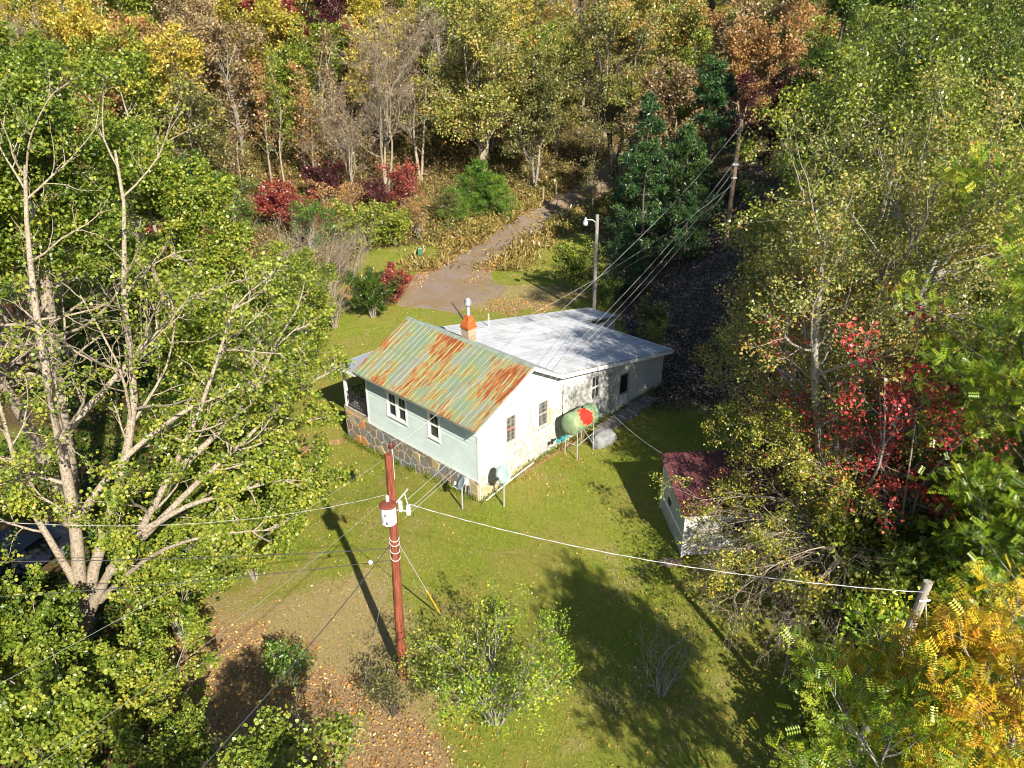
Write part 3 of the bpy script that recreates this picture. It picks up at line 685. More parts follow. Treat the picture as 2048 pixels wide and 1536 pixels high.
cable('topmost thin wire from the red pole over the roof', P(7.85, .07), (14.33, 50.7, 11.3), .9, .006, M['wire'])
cable('second wire from the red pole over the roof', P(6.35, .42), (14.2, 50.6, 9.1), .9, .006, M['wire'])
cable('third wire from the red pole over the roof', P(6.0, .42), (14.3, 50.6, 8.7), .9, .006, M['wire'])
cable('lowest wire from the red pole over the roof', P(5.75, .30), (14.4, 50.6, 8.1), .9, .006, M['wire'])
cable('thick twisted cable from the transformer to the short leaning pole', P(6.2, .45), (9.18, 13.5, 6.25), .45, .006, M['wire'], twist=True)
cable('twisted cable running from the transformer into the big maple', P(6.5, -.12), (-14.5, 12.5, 9.6), .9, .005, M['wire_grey'], twist=True)
cable('upper dark telephone cable running into the big maple', P(4.75, -.12), (-15.5, 15.5, 5.5), .15, .011, M['wire_dark'], 'telephone_cable')
cable('lower dark telephone cable running into the big maple', P(4.35, -.12), (-15.5, 15.0, 4.6), .15, .011, M['wire_dark'], 'telephone_cable')
cable('thick dark telephone cable dropping toward the lawn corner from the red pole', P(4.9, -.1), (-6.4, 3.0, 8.5), .35, .012, M['wire_dark'], 'telephone_cable')
cable('thin telephone wire below the thick cable from the red pole', P(4.85, -.1), (-2.9, 3.2, 7.4), .8, .005, M['wire_grey'], 'telephone_cable')
cable('thin upper wire falling left from the red pole top', P(7.6, -.1), (-12.5, 3.0, 9.3), .5, .004, M['wire_grey'])
cable('thin second wire falling left from the red pole', P(6.4, -.12), (-10.5, 3.0, 8.2), .5, .004, M['wire_grey'])
mb = MB(); mb.lathe([(.02, -.06), (.055, -.04), (.07, 0), (.055, .04), (.02, .06)], 10, axis='x'); q = onp(4.6) + Vector((-.62, -.35, -.05)); mb.build('cable_joint', M['porc'], None, tuple(q), smooth=True, label='white round cable joint hanging beside the red pole', cat='cable joint')
go = cable('guy wire of the red pole with a yellow plastic guard', P(5.0, .08), (-2.3, 19.5, gz(-2.3, 19.5)), 0, .012, M['wire'], 'guy_wire')
a_ = Vector(P(5.0, .08)); b_ = Vector((-2.3, 19.5, gz(-2.3, 19.5))); mb = MB(); mb.tube([tuple((b_ - a_) * .62), tuple((b_ - a_) * .93)], .026, 8); mb.build('guard', plain('yellow_guard', (.75, .42, .04), .5, .3), go)
lh = W(7.0, 9.6, 3.2)
cable('service wire from the brown pole to the back of the farmhouse', (14.2, 50.6, 7.6), lh, .5, .006, M['wire'], 'service_wire')
cable('service wire just beneath the other one behind the farmhouse', (14.2, 50.6, 7.3), W(7.3, 11.2, 2.8), .6, .009, M['wire_dark'], 'service_wire')
# yard light on its pole
LB = (5.13, 45.63, gz(5.13, 45.63)); LT = (5.05, 45.63, 6.9)
lp = pole('light_pole', LB, LT, .135, .10, M['pole_grey'], 'weathered grey pole behind the house holding a yard light', cat='light pole')
q = Vector(LT) - Vector(LB)
mb = MB(); mb.tube([(q.x - .08, 0, q.z - .75), (q.x - .10, 0, q.z - .45), (q.x - .25, 0, q.z - .32), (q.x - .60, 0, q.z - .30)], .025, 8); mb.build('lamp_arm', M['galv'], lp)
mb = MB(); mb.lathe([(.04, .18), (.07, .12), (.09, .0), (.15, -.06), (.16, -.10)], 14, c=(q.x - .68, 0, q.z - .34)); lh_ = mb.build('lamp_head', M['galv'], lp, smooth=True)
mb = MB(); mb.lathe([(.155, -.10), (.15, -.22), (.12, -.30), (.03, -.33)], 14, c=(q.x - .68, 0, q.z - .34)); mb.build('lamp_glass', plain('frosted_lamp_glass', (.62, .64, .62), .2, .5), lh_, smooth=True)

# satellite dishes
def dish(base, h, rad, face, mat, label):
    o = empty('satellite_dish', base, 0, label, 'satellite dish')
    mb = MB(); mb.tube([(0, 0, -.2), (0, 0, h - .18)], .035, 10); mb.build('mast', M['galv'], o)
    az, el = face; R_ = Matrix.Rotation(az, 4, 'Z') @ Matrix.Rotation(-el, 4, 'Y')
    def tr(vs, off=(0, 0, 0)): return [tuple((R_ @ Vector(v)) + Vector((0, 0, h)) + Vector(off)) for v in vs]
    n = 28; vs = []; fs = []
    for side, t in ((0, 0), (1, -.012)):
        for i, rr in enumerate((.0, .33, .66, 1.0)):
            for k_ in range(n):
                a = 2 * math.pi * k_ / n; vs.append((.11 * rr * rr * rad * 1.4 + t, rr * rad * .93 * math.cos(a), rr * rad * 1.08 * math.sin(a)))
    for i in range(3):
        for k_ in range(n):
            a, b, c_, d = i * n + k_, i * n + (k_ + 1) % n, (i + 1) * n + (k_ + 1) % n, (i + 1) * n + k_
            fs.append((a, b, c_, d)); fs.append((4 * n + d, 4 * n + c_, 4 * n + b, 4 * n + a))
    for k_ in range(n): fs.append((3 * n + k_, 3 * n + (k_ + 1) % n, 7 * n + (k_ + 1) % n, 7 * n + k_))
    mb = MB(); mb.add(tr(vs), fs); mb.build('reflector', mat, o, smooth=True)
    mb = MB(); mb.tube(tr([(.02, 0, -rad * 1.02), (.30, 0, -rad * .85), (rad * 1.0, 0, -rad * .35)]), .016, 6); ao = mb.build('feed_arm', M['galv'], o)
    mb = MB(); c0 = tr([(rad * 1.0, 0, -rad * .3)])[0]; mb.lathe([(.02, -.05), (.05, -.04), (.05, .04), (.02, .06)], 8, c=c0); mb.build('receiver', M['porc'], ao)
    mb = MB(); mb.tube(tr([(-.02, 0, 0), (-.12, 0, -.02)]) + [(0, 0, h - .2)], .03, 6); mb.build('mount', M['galv'], o)
    return o
M['dish_w'] = plain('pale_green_dish', (.30, .39, .37), .5, .4, 0, .08, 9); M['dish_g'] = plain('grey_blue_dish', (.25, .31, .36), .5, .4, 0, .1, 9)
dish((-1.97, 25.52, gz(-1.97, 25.52)), 1.22, .27, (R(205), R(32)), M['dish_g'], 'small blue-grey satellite dish on a thin mast by the stone foundation')
dish((-.32, 25.65, gz(-.32, 25.65)), 1.52, .34, (R(-108), R(22)), M['dish_w'], 'larger pale satellite dish on a mast at the house corner')

# oil tank on its stand beside the side wall
TB = W(-.95, 5.1); tz = gz(TB[0], TB[1]) + .12
tk = empty('oil_tank', (TB[0], TB[1], tz), HA, 'green horizontal oil tank with red rust patch on thin legs', 'oil tank')
k = NT('green_tank_paint'); tc = k.n('ShaderNodeTexCoord'); tco = tc.outputs['Object']; n = k.noise(tco, 4, 6, .7); n2 = k.noise(tco, 2.3, 6, .65)
sx = k.n('ShaderNodeSeparateXYZ'); k.l(tco, sx.inputs[0])
vm = k.n('ShaderNodeVectorMath', operation='DISTANCE'); k.l(tco, vm.inputs[0]); vm.inputs[1].default_value = (-.02, -.34, 1.78)
d = k.math('SUBTRACT', 1.0, k.math('DIVIDE', vm.outputs['Value'], .60)); d = k.math('ADD', d, k.math('MULTIPLY', k.math('SUBTRACT', n2, .5), 1.9))
c = k.mix(k.ramp(n, [(.35, 0), (.65, 1)]), (.15, .24, .13), (.25, .34, .20)); c = k.mix(k.ramp(n2, [(.52, 0), (.66, .7)]), c, (.38, .37, .13))
c = k.mix(k.ramp(d, [(.26, 0), (.36, .9)]), c, (.50, .22, .06)); c = k.mix(k.ramp(d, [(.34, 0), (.46, 1)]), c, (.48, .03, .02))
M['tank'] = k.out(c, .5, .4, 0, n, .1, .01)
mb = MB(); ra = .43; L = .82
prof = [(.02, -L), (ra * .55, -L + .008), (ra * .93, -L + .04), (ra, -L + .09), (ra * 1.01, -L + .12), (ra, -L + .15), (ra, 0), (ra, L - .15), (ra * 1.01, L - .12), (ra, L - .09), (ra * .93, L - .04), (ra * .55, L - .008), (.02, L)]
mb.lathe(prof, 32, axis='x', c=(0, 0, 1.52), mi=0, sy=1.14); mb.build('tank_body', M['tank'], tk, smooth=True)
for x in (-.55, .55):
    for y in (-.30, .30):
        mb = MB(); mb.tube([(x, y * 1.15, -.15), (x, y, 1.2)], .022, 8); mb.build('leg', M['galv'], tk)
mb = MB()
for y in (-.33, .33): mb.tube([(-.55, y, .55), (.55, y, .75)], .016, 6)
mb.tube([(.55, -.33, .2), (-.1, -.33, 1.1)], .016, 6); mb.tube([(-.55, -.33, .55), (-.55, .33, .5)], .016, 6); mb.build('brace', M['galv'], tk)
mb = MB(); mb.tube([(-.4, .1, 1.98), (-.4, .1, 2.12)], .03, 8); mb.tube([(.1, 0, 2.02), (.1, 0, 2.10)], .04, 8); mb.build('filler_cap', M['iron'], tk)
teal = plain('teal_valve_paint', (.02, .22, .22), .5, .4)
mb = MB(); mb.tube([(-.84, 0, 1.06), (-1.0, .05, .98), (-1.2, .12, .92)], .05, 8); mb.lathe([(.04, -.10), (.09, -.08), (.09, .10), (.04, .12)], 10, c=(-1.05, .08, .94)); mb.lathe([(.03, -.07), (.08, -.05), (.08, .05), (.03, .07)], 10, c=(-1.25, .15, .90)); mb.build('valve', teal, tk, smooth=True)
mb = MB(); mb.tube([(-1.25, .15, .9), (-1.3, .3, .6), (-1.2, .6, .35), (-1.1, .8, .3)], .012, 6); mb.build('fuel_line', M['iron'], tk)
# big pale boulder under and behind the tank
bp = W(-1.25, 6.35); bz = gz(bp[0], bp[1])
def rock(name, loc, sx, sy, sz, seed, mat, label, cat, rz=0):
    r = np.random.default_rng(seed); n = 14; m_ = 8; vs = []
    for i in range(m_ + 1):
        ph = math.pi * i / m_
        for j in range(n):
            th = 2 * math.pi * j / n; dd = 1 + .10 * math.sin(3 * th + seed) * math.sin(ph) + r.uniform(-.05, .05)
            x, y, z = math.sin(ph) * math.cos(th), math.sin(ph) * math.sin(th), math.cos(ph)
            q = max(abs(x), abs(y), abs(z) * 1.1) ** .35; vs.append((x / q * sx * dd, y / q * sy * dd, z / q * sz * dd))
    fs = [(i * n + j, (i + 1) * n + j, (i + 1) * n + (j + 1) % n, i * n + (j + 1) % n) for i in range(m_) for j in range(n)]
    mb = MB(); mb.add(vs, fs); return mb.build(name, mat, None, loc, (0, 0, rz), label=label, cat=cat)
rock('boulder', (bp[0], bp[1], bz + .22), .62, .45, .42, 4, plain('grey_boulder', (.22, .225, .22), .9, .2, 0, .3, 3), 'grey boulder lying beside the oil tank stand', 'boulder', HA)
M['slab'] = plain('dark_slab', (.20, .185, .165), .9, .1, 0, .35, 4)
# slabs up to the side door
for i, (v_, u_, s_) in enumerate(((7.55, -.62, .36), (8.35, -.6, .36), (9.2, -.6, .4), (10.0, -.5, .36), (10.9, -.45, .36))):
    q = W(u_, v_); mb = MB(); mb.hexa([(-.37, -s_, -.15), (.37, -s_, -.15), (.37, s_, -.15), (-.37, s_, -.15), (-.35, -s_ + .03, .1), (.36, -s_, .11), (.34, s_ - .03, .12), (-.36, s_, .1)])
    mb.build('stepping_slab', M['slab'], None, (q[0], q[1], gz(q[0], q[1]) + .02), (0, 0, HA + (i * .7 % .12)), group='slabs leading to the side door',
             label=['grey slab nearest the boulder and oil tank', 'second grey slab from the boulder', 'grey slab just short of the screen door', 'grey slab under the screen door step', 'last grey slab past the screen door'][i], cat='slab')
# timber edge behind the house and tiny stones
mb = MB(); mb.box(-.07, .07, -1.9, 1.9, -.05, .10); mb.build('landscape_timber', M['pole_brown'], None, (-3.4, 47.2, gz(-3.4, 47.2)), (0, 0, R(18)), label='dark timber edging between lawn and leaf covered parking spot', cat='timber')

# ------------------------------------------------------------------ shed
SB = (6.09, 22.33); sz0 = .15; SA = math.atan2(.10, 1.0)
shed = empty('shed', (*SB, sz0), SA, 'low shed with dark red metal roof half hidden under drooping branches', 'shed')
SW, SD = 5.2, 2.75; hf, hb_ = 1.93, 2.45
M['shed_panel'] = plain('grey_green_panel', (.30, .33, .30), .7, .3, 0, .25, 3, .12)
k = NT('peeling_whitewash'); n = k.noise(k.co('World', (1.5, 1.5, 4)), 1.6, 6, .7); n2 = k.noise(k.co(), 9, 4)
M['peel'] = k.out(k.mix(k.ramp(n, [(.48, 0), (.60, 1)]), k.mix(n2, (.40, .40, .39), (.58, .57, .54)), k.mix(n2, (.16, .14, .12), (.32, .28, .22))), .85, .2, 0, n, .3, .02)
M['shed_roof'] = plain('dark_red_metal_roof', (.13, .045, .045), .55, .35, .1, .3, 3, .35)
mb = MB(); mb.box(.06, SW, .06, SD - .06, -.3, 1.9); mb.build('shed_core', M['dark'], shed)
for j in range(9):          # long boards on the front, uneven
    z = -.1 + j * .225
    for i in range(3):
        mb = MB(); a = i * 1.74 + .01; q = random.uniform(-.012, .012)
        mb.hexa([(a, -.03 + q, z), (a + 1.72, -.03 + q, z), (a + 1.72, .06, z), (a, .06, z), (a, -.01 + q, z + .222), (a + 1.72, -.01 + q, z + .222), (a + 1.72, .06, z + .222), (a, .06, z + .222)]); mb.build('wall_board', M['peel'], shed)
mb = MB(); mb.box(1.3, 2.3, -.06, -.032, 1.0, 1.55); fo = mb.build('window', M['mullion'], shed); mb = MB(); mb.box(1.36, 2.24, -.066, -.061, 1.06, 1.49); mb.build('pane', M['glass'], fo)
for i in range(3):          # side panels with two rows
    a, b = i * SD / 3 + .008, (i + 1) * SD / 3 - .008; ha = hf + (hb_ - hf) * a / SD; hb2 = hf + (hb_ - hf) * b / SD
    for row in range(2):
        mb = MB()
        if row == 0: mb.box(-.02, .06, a, b, -.3, .92)
        else: mb.hexa([(-.02, a, .94), (.06, a, .94), (.06, b, .94), (-.02, b, .94), (-.02, a, ha), (.06, a, ha), (.06, b, hb2), (-.02, b, hb2)])
        mb.build('side_panel', M['shed_panel'], shed)
mb = MB(); mb.box(-.045, -.021, -.03, SD, .90, .96); mb.box(-.05, .02, -.06, -.03, -.2, hf); mb.box(-.05, .02, SD, SD + .03, -.2, hb_); mb.build('batten', M['trim'], shed)
mb = MB(); mb.box(-.04, -.022, 1.6, 1.95, 1.1, 1.32); mb.build('vent_hole', M['dark'], shed)
sl_ = math.atan2(hb_ - hf, SD); sL = (SD + .5) / math.cos(sl_)
me = roof_panel_mesh('roof_panel', sL, .56, [.03, .28], M['shed_roof'], .03)
for i in range(10): mobj('roof_panel', me, shed, (-.16 + (i + 1) * .565, -.22, hf - .22 * math.tan(sl_) + .06), Matrix.Rotation(0, 3, 'X').to_euler()).rotation_euler = Matrix(((0, -1, 0), (math.cos(sl_), 0, -math.sin(sl_)), (math.sin(sl_), 0, math.cos(sl_)))).to_euler()
mb = MB(); mb.hexa([(-.13, -.2, hf - .02), (SW + .3, -.2, hf - .02), (SW + .3, SD + .25, hb_ + .02), (-.13, SD + .25, hb_ + .02), (-.13, -.2, hf + .03 - .04), (SW + .3, -.2, hf - .01), (SW + .3, SD + .25, hb_ + .08), (-.13, SD + .25, hb_ + .08)]); mb.build('roof_deck', M['mullion'], shed)
cable('pale cord strung from the side wall to the shed roof', W(-.05, 7.9, 1.5), (SB[0] + .1, SB[1] + 2.6, 2.6), .25, .011, M['wire'], 'electric_cord')
mb = MB(); mb.prism([(-.4, -.15, 0), (0, -.25, 0), (.42, -.1, 0), (.38, .15, 0), (-.1, .22, 0), (-.42, .1, 0)], (0, 0, .06)); mb.build('flat_stone', M['stone'], None, (5.63, 22.0, gz(5.63, 22.0)), label='flat brown stone on the lawn in front of the shed', cat='stone')

# small posts and box by the drive
for i, ((x, y), h) in enumerate((((3.13, 78.4), 1.25), ((4.5, 79.7), 1.1))):
    mb = MB(); mb.tube([(0, 0, -.3), (random.uniform(-.05, .05), 0, h)], [.09, .08], 8)
    mb.build('fence_post', M['pole_grey'], None, (x, y, gz(x, y)), label=['pale wooden fence post beside the bend of the drive', 'shorter pale fence post further up the drive'][i], cat='fence post')
mb = MB(); mb.box(-.16, .16, -.12, .12, 0, .55); mb.hexa([(-.18, -.14, .55), (.18, -.14, .55), (.18, .14, .55), (-.18, .14, .55), (-.12, -.08, .66), (.12, -.08, .66), (.12, .08, .66), (-.12, .08, .66)])
mb.build('utility_box', plain('green_plastic', (.05, .16, .09), .5, .4), None, (-7.38, 60.4, gz(-7.38, 60.4)), (0, 0, .3), label='small green utility box in the orange weeds by the drive', cat='utility box')
mb = MB(); mb.tube([(0, 0, -.2), (.06, 0, .9), (-.02, .02, 2.0)], [.035, .03, .02], 6); mb.build('stake', M['pole_grey'], None, (7.88, 16.58, gz(7.88, 16.58)), label='thin pale wooden stake standing in the rough grass edge', cat='stake')

# dark car parked behind the maple, seen through gaps
def car(loc, rz, col, label):
    o = empty('parked_car', loc, rz, label, 'car')
    pt = plain('car_paint', col, .45, .4, .1, .05)
    prof = [(-2.2, .35), (-2.2, .75), (-2.05, .88), (-1.2, .95), (-.6, 1.40), (.7, 1.45), (1.35, 1.0), (2.05, .92), (2.25, .7), (2.25, .35)]
    mb = MB(); mb.prism([(x, -.85, z) for x, z in prof], (0, 1.7, 0)); mb.build('body', pt, o)
    mb = MB(); mb.hexa([(-.62, -.74, 1.40), (-.62, .74, 1.40), (-1.15, .74, .99), (-1.15, -.74, .99), (-.67, -.74, 1.43), (-.67, .74, 1.43), (-1.22, .74, 1.0), (-1.22, -.74, 1.0)]); mb.build('windscreen', M['dark'], o)
    mb = MB(); mb.box(-.95, .95, -.87, -.855, .98, 1.32); mb.build('side_window', M['glass'], o); mb = MB(); mb.box(-.95, .95, .855, .87, .98, 1.32); mb.build('side_window', M['glass'], o)
    for x in (-1.4, 1.4):
        for y in (-.86, .68):
            mb = MB(); mb.lathe([(.2, 0), (.33, 0), (.34, .05), (.33, .18), (.2, .18)], 18, axis='y', c=(x, y, .34)); wh = mb.build('wheel', M['iron'], o); mb = MB(); mb.lathe([(.02, -.01), (.19, -.01), (.19, .19), (.02, .19)], 12, axis='y', c=(x, y, .34)); mb.build('rim', M['galv'], wh)
    for y in (-.6, .6): mb = MB(); mb.box(-2.22, -2.19, y - .15, y + .15, .6, .74); mb.build('headlight', M['porc'], o)
    return o
car((-15.3, 37.0, gz(-15.3, 37) - .02), R(25), (.03, .035, .05), 'dark car glimpsed through the maple branches left of the porch')
car((-18.3, 22.6, gz(-18.3, 22.6) - .02), R(70), (.012, .016, .03), 'dark blue car partly hidden behind the pale maple trunks')

# ================================================================== VEGETATION
def unit(v): return v / np.maximum(np.linalg.norm(v, axis=-1, keepdims=True), 1e-9)
def tubes(paths, radii, sides):
    """paths (N,n,3), radii (N,n) -> verts, quads"""
    N, n, _ = paths.shape; d = unit(np.gradient(paths, axis=1)); ref = np.where(np.abs(d[:, :1, 2:3]) > .9, [[[1., 0, 0]]], [[[0, 0, 1.]]])
    x = unit(np.cross(d, np.broadcast_to(ref, d.shape))); y = np.cross(x, d)
    a = np.arange(sides) * 2 * np.pi / sides
    v = paths[:, :, None, :] + (x[:, :, None, :] * np.cos(a)[None, None, :, None] + y[:, :, None, :] * np.sin(a)[None, None, :, None]) * radii[:, :, None, None]
    idx = np.arange(N * n * sides).reshape(N, n, sides); a0 = idx[:, :-1]; b0 = idx[:, 1:]
    f = np.stack([a0, np.roll(a0, -1, 2), np.roll(b0, -1, 2), b0], -1).reshape(-1, 4)
    return v.reshape(-1, 3), f
def grow(g, P, D, L, r0, n, wob, up, taper=.35):
    """grow one generation of branches; returns paths and radii"""
    N = len(P); pts = [P]; D = unit(D); L = np.broadcast_to(L, (N,)).astype(float)
    for i in range(n):
        D = unit(D + g.normal(0, wob, (N, 3)) + np.array([0, 0, up])); P = P + D * (L / n)[:, None]; pts.append(P)
    t = np.linspace(0, 1, n + 1); return np.stack(pts, 1), np.broadcast_to(r0, (N,))[:, None] * (1 - (1 - taper) * t)[None]
def sprout(g, paths, radii, k, tmin, amin, amax, lr, rr, tmax=1.0, lfall=.55):
    """k children per branch: start, direction, length, radius"""
    N, n, _ = paths.shape; t = g.uniform(tmin, tmax, (N, k)); t[:, -1] = .97; q = t * (n - 1); i = np.clip(q.astype(int), 0, n - 2); f = (q - i)[..., None]
    ar = np.arange(N)[:, None]; p = paths[ar, i] * (1 - f) + paths[ar, i + 1] * f; d = unit(paths[ar, i + 1] - paths[ar, i])
    r = radii[ar, i] * (1 - f[..., 0]) + radii[ar, i + 1] * f[..., 0]
    seg = np.linalg.norm(np.diff(paths, axis=1), axis=2).sum(1)[:, None] * np.ones((1, k))
    rv = unit(np.cross(d, g.normal(size=d.shape))); ang = np.radians(g.uniform(amin, amax, (N, k)))[..., None]; ang[:, -1] *= .4
    nd = d * np.cos(ang) + rv * np.sin(ang); L = seg * lr * (1 - lfall * (t - tmin) / (1 - tmin + 1e-6)) * g.uniform(.7, 1.25, (N, k))
    return p.reshape(-1, 3), nd.reshape(-1, 3), L.ravel(), np.minimum(r * rr, r * .9).ravel()
SHAPE = {
    'oval': (np.array([(0, 0, 0), (.32, .5, .10), (0, 1, 0), (-.32, .5, .10)]), [(0, 1, 2, 3)]),
    'maple': (np.array([(0, 0, 0), (.55, .12, .08), (.42, .72, .10), (0, 1, -.02), (-.55, .12, .08), (-.42, .72, .10)]), [(0, 1, 2, 3), (0, 3, 5, 4)]),
    'needle': (np.array([(0, 0, 0), (.12, .5, .05), (0, 1, 0), (-.12, .5, .05)]), [(0, 1, 2, 3)]),
    'tri': (np.array([(-.3, 0, 0), (.3, 0, 0), (0, 1, 0)]), [(0, 1, 2)]),
}
def frond_shape(pairs=6):
    v = []; f = []
    for i in range(pairs):
        y = .15 + .8 * i / pairs
        for s in (-1, 1):
            b = len(v); v += [(0, y, 0), (s * .10, y - .045, .015), (s * .25, y + .03, -.03), (s * .11, y + .065, .015)]; f.append((b, b + 1, b + 2, b + 3) if s > 0 else (b, b + 3, b + 2, b + 1))
    return np.array(v), f
SHAPE['frond'] = frond_shape()
def leaf_mesh(g, name, pts, out, size, shape, upw=.6, clump=None, mat=None):
    sv, sf = SHAPE[shape]; N = len(pts); n = len(sv); nf = len(sf)
    nrm = unit(g.normal(size=(N, 3)) + np.array([0, 0, upw])); dr = unit(out * .8 + g.normal(size=(N, 3)) * .7); dr = unit(dr - nrm * (dr * nrm).sum(1, keepdims=True)); sd_ = np.cross(dr, nrm)
    s = size * g.uniform(.65, 1.3, N)
    v = pts[:, None] + (sd_[:, None] * sv[None, :, 0:1] + dr[:, None] * sv[None, :, 1:2] + nrm[:, None] * sv[None, :, 2:3]) * s[:, None, None]
    f = (np.array(sf)[None] + (np.arange(N) * n)[:, None, None]).reshape(-1, len(sf[0]))
    tint = np.repeat(g.uniform(0, 1, N), nf); cl = np.repeat(clump if clump is not None else g.uniform(0, 1, N), nf)
    return np_mesh(name, v.reshape(-1, 3), f, mat, {'tint': ('FACE', tint), 'clump': ('FACE', cl)})
def leaf_mat(name, cols, pos=(0.15, .42, .68, .9), rough=.38, trans=.28, patch=.5, pscale=.5):
    k = NT(name); n = k.noise(k.co(), pscale, 4, .6)
    v = k.math('ADD', k.math('MULTIPLY', k.attr('clump'), .42), k.math('MULTIPLY', k.attr('tint'), .38))
    v = k.math('ADD', v, k.math('MULTIPLY', k.math('SUBTRACT', n, .5), patch)); v = k.math('ADD', v, .1)
    rn = k.math('MULTIPLY', k.math('SUBTRACT', k.rnd(), .5), .16); v = k.math('ADD', v, rn)
    c = k.ramp(v, list(zip(pos, cols)))
    c = k.mix(k.ramp(k.attr('tint'), [(.0, .45), (.25, 0)]), c, tuple(x * .35 for x in cols[0]))
    k.out(c, rough, .5)
    tr = k.n('ShaderNodeBsdfTranslucent'); k.l(k.mix(1.0, c, (1.0, 1.0, .55), 'MULTIPLY'), tr.inputs[0])
    mx = k.n('ShaderNodeMixShader'); mx.inputs[0].default_value = trans; k.l(k.b.outputs[0], mx.inputs[1]); k.l(tr.outputs[0], mx.inputs[2])
    k.l(mx.outputs[0], k.t.nodes['Material Output'].inputs[0]); return k.m
LM = {
 'maple': leaf_mat('maple_leaves', [(.05, .10, .012), (.15, .22, .022), (.34, .38, .05), (.50, .38, .05)], (.10, .38, .70, 1.02), trans=.35),
 'green': leaf_mat('green_leaves', [(.025, .06, .008), (.06, .115, .012), (.14, .20, .025), (.28, .28, .04)]),
 'fresh': leaf_mat('fresh_green_leaves', [(.03, .085, .010), (.075, .17, .018), (.16, .28, .03), (.30, .36, .05)]),
 'lime': leaf_mat('yellow_green_leaves', [(.05, .09, .01), (.14, .19, .018), (.30, .34, .045), (.46, .43, .07)]),
 'yellow': leaf_mat('yellow_leaves', [(.16, .15, .02), (.38, .33, .04), (.60, .50, .08), (.56, .30, .06)]),
 'orange': leaf_mat('orange_leaves', [(.15, .09, .03), (.36, .20, .07), (.52, .33, .13), (.52, .17, .07)]),
 'red': leaf_mat('red_leaves', [(.10, .025, .02), (.27, .045, .04), (.42, .12, .08), (.45, .25, .08)]),
 'darkred': leaf_mat('dark_red_leaves', [(.03, .012, .014), (.075, .02, .022), (.13, .035, .035), (.20, .06, .05)]),
 'brown': leaf_mat('brown_leaves', [(.10, .07, .03), (.24, .17, .08), (.42, .29, .14), (.42, .36, .17)]),
 'oak': leaf_mat('oak_leaves', [(.07, .10, .018), (.20, .23, .04), (.40, .37, .09), (.54, .22, .07)], (.10, .36, .62, .88)),
 'olive': leaf_mat('olive_leaves', [(.045, .055, .015), (.12, .13, .035), (.24, .23, .07), (.36, .28, .11)]),
 'pine': leaf_mat('pine_needles', [(.012, .04, .014), (.03, .085, .024), (.07, .14, .03), (.16, .19, .04)], trans=.1),
 'cherry': leaf_mat('yellowing_leaves', [(.10, .14, .018), (.26, .30, .035), (.48, .42, .05), (.55, .27, .045)]),
 'locust': leaf_mat('locust_green_leaves', [(.07, .15, .01), (.18, .30, .018), (.38, .44, .035), (.58, .50, .04)]),
 'locusty': leaf_mat('locust_yellow_leaves', [(.22, .22, .012), (.48, .38, .018), (.64, .46, .03), (.58, .24, .03)]),
 'vine': leaf_mat('crimson_vine_leaves', [(.14, .02, .02), (.40, .03, .04), (.58, .09, .07), (.45, .22, .07)]),
}
k = NT('pale_bark'); n = k.noise(k.co('World', (4, 4, 1.2)), 2.5, 6, .7); n2 = k.noise(k.co(), 18, 4)
M['bark_pale'] = k.out(k.mix(k.ramp(n2, [(.46, 0), (.62, .8)]), k.mix(n, (.24, .19, .135), (.44, .38, .29)), (.12, .09, .06)), .85, .15, 0, n2, .4, .02)
k = NT('grey_bark'); n = k.noise(k.co('World', (4, 4, 1.2)), 2.5, 6, .7); M['bark_grey'] = k.out(k.mix(n, (.17, .15, .125), (.40, .37, .33)), .9, .1, 0, n, .4, .02)
k = NT('dark_bark'); n = k.noise(k.co('World', (4, 4, 1.0)), 2.5, 6, .7); M['bark_dark'] = k.out(k.mix(n, (.05, .04, .032), (.16, .13, .105)), .9, .1, 0, n, .4, .02)

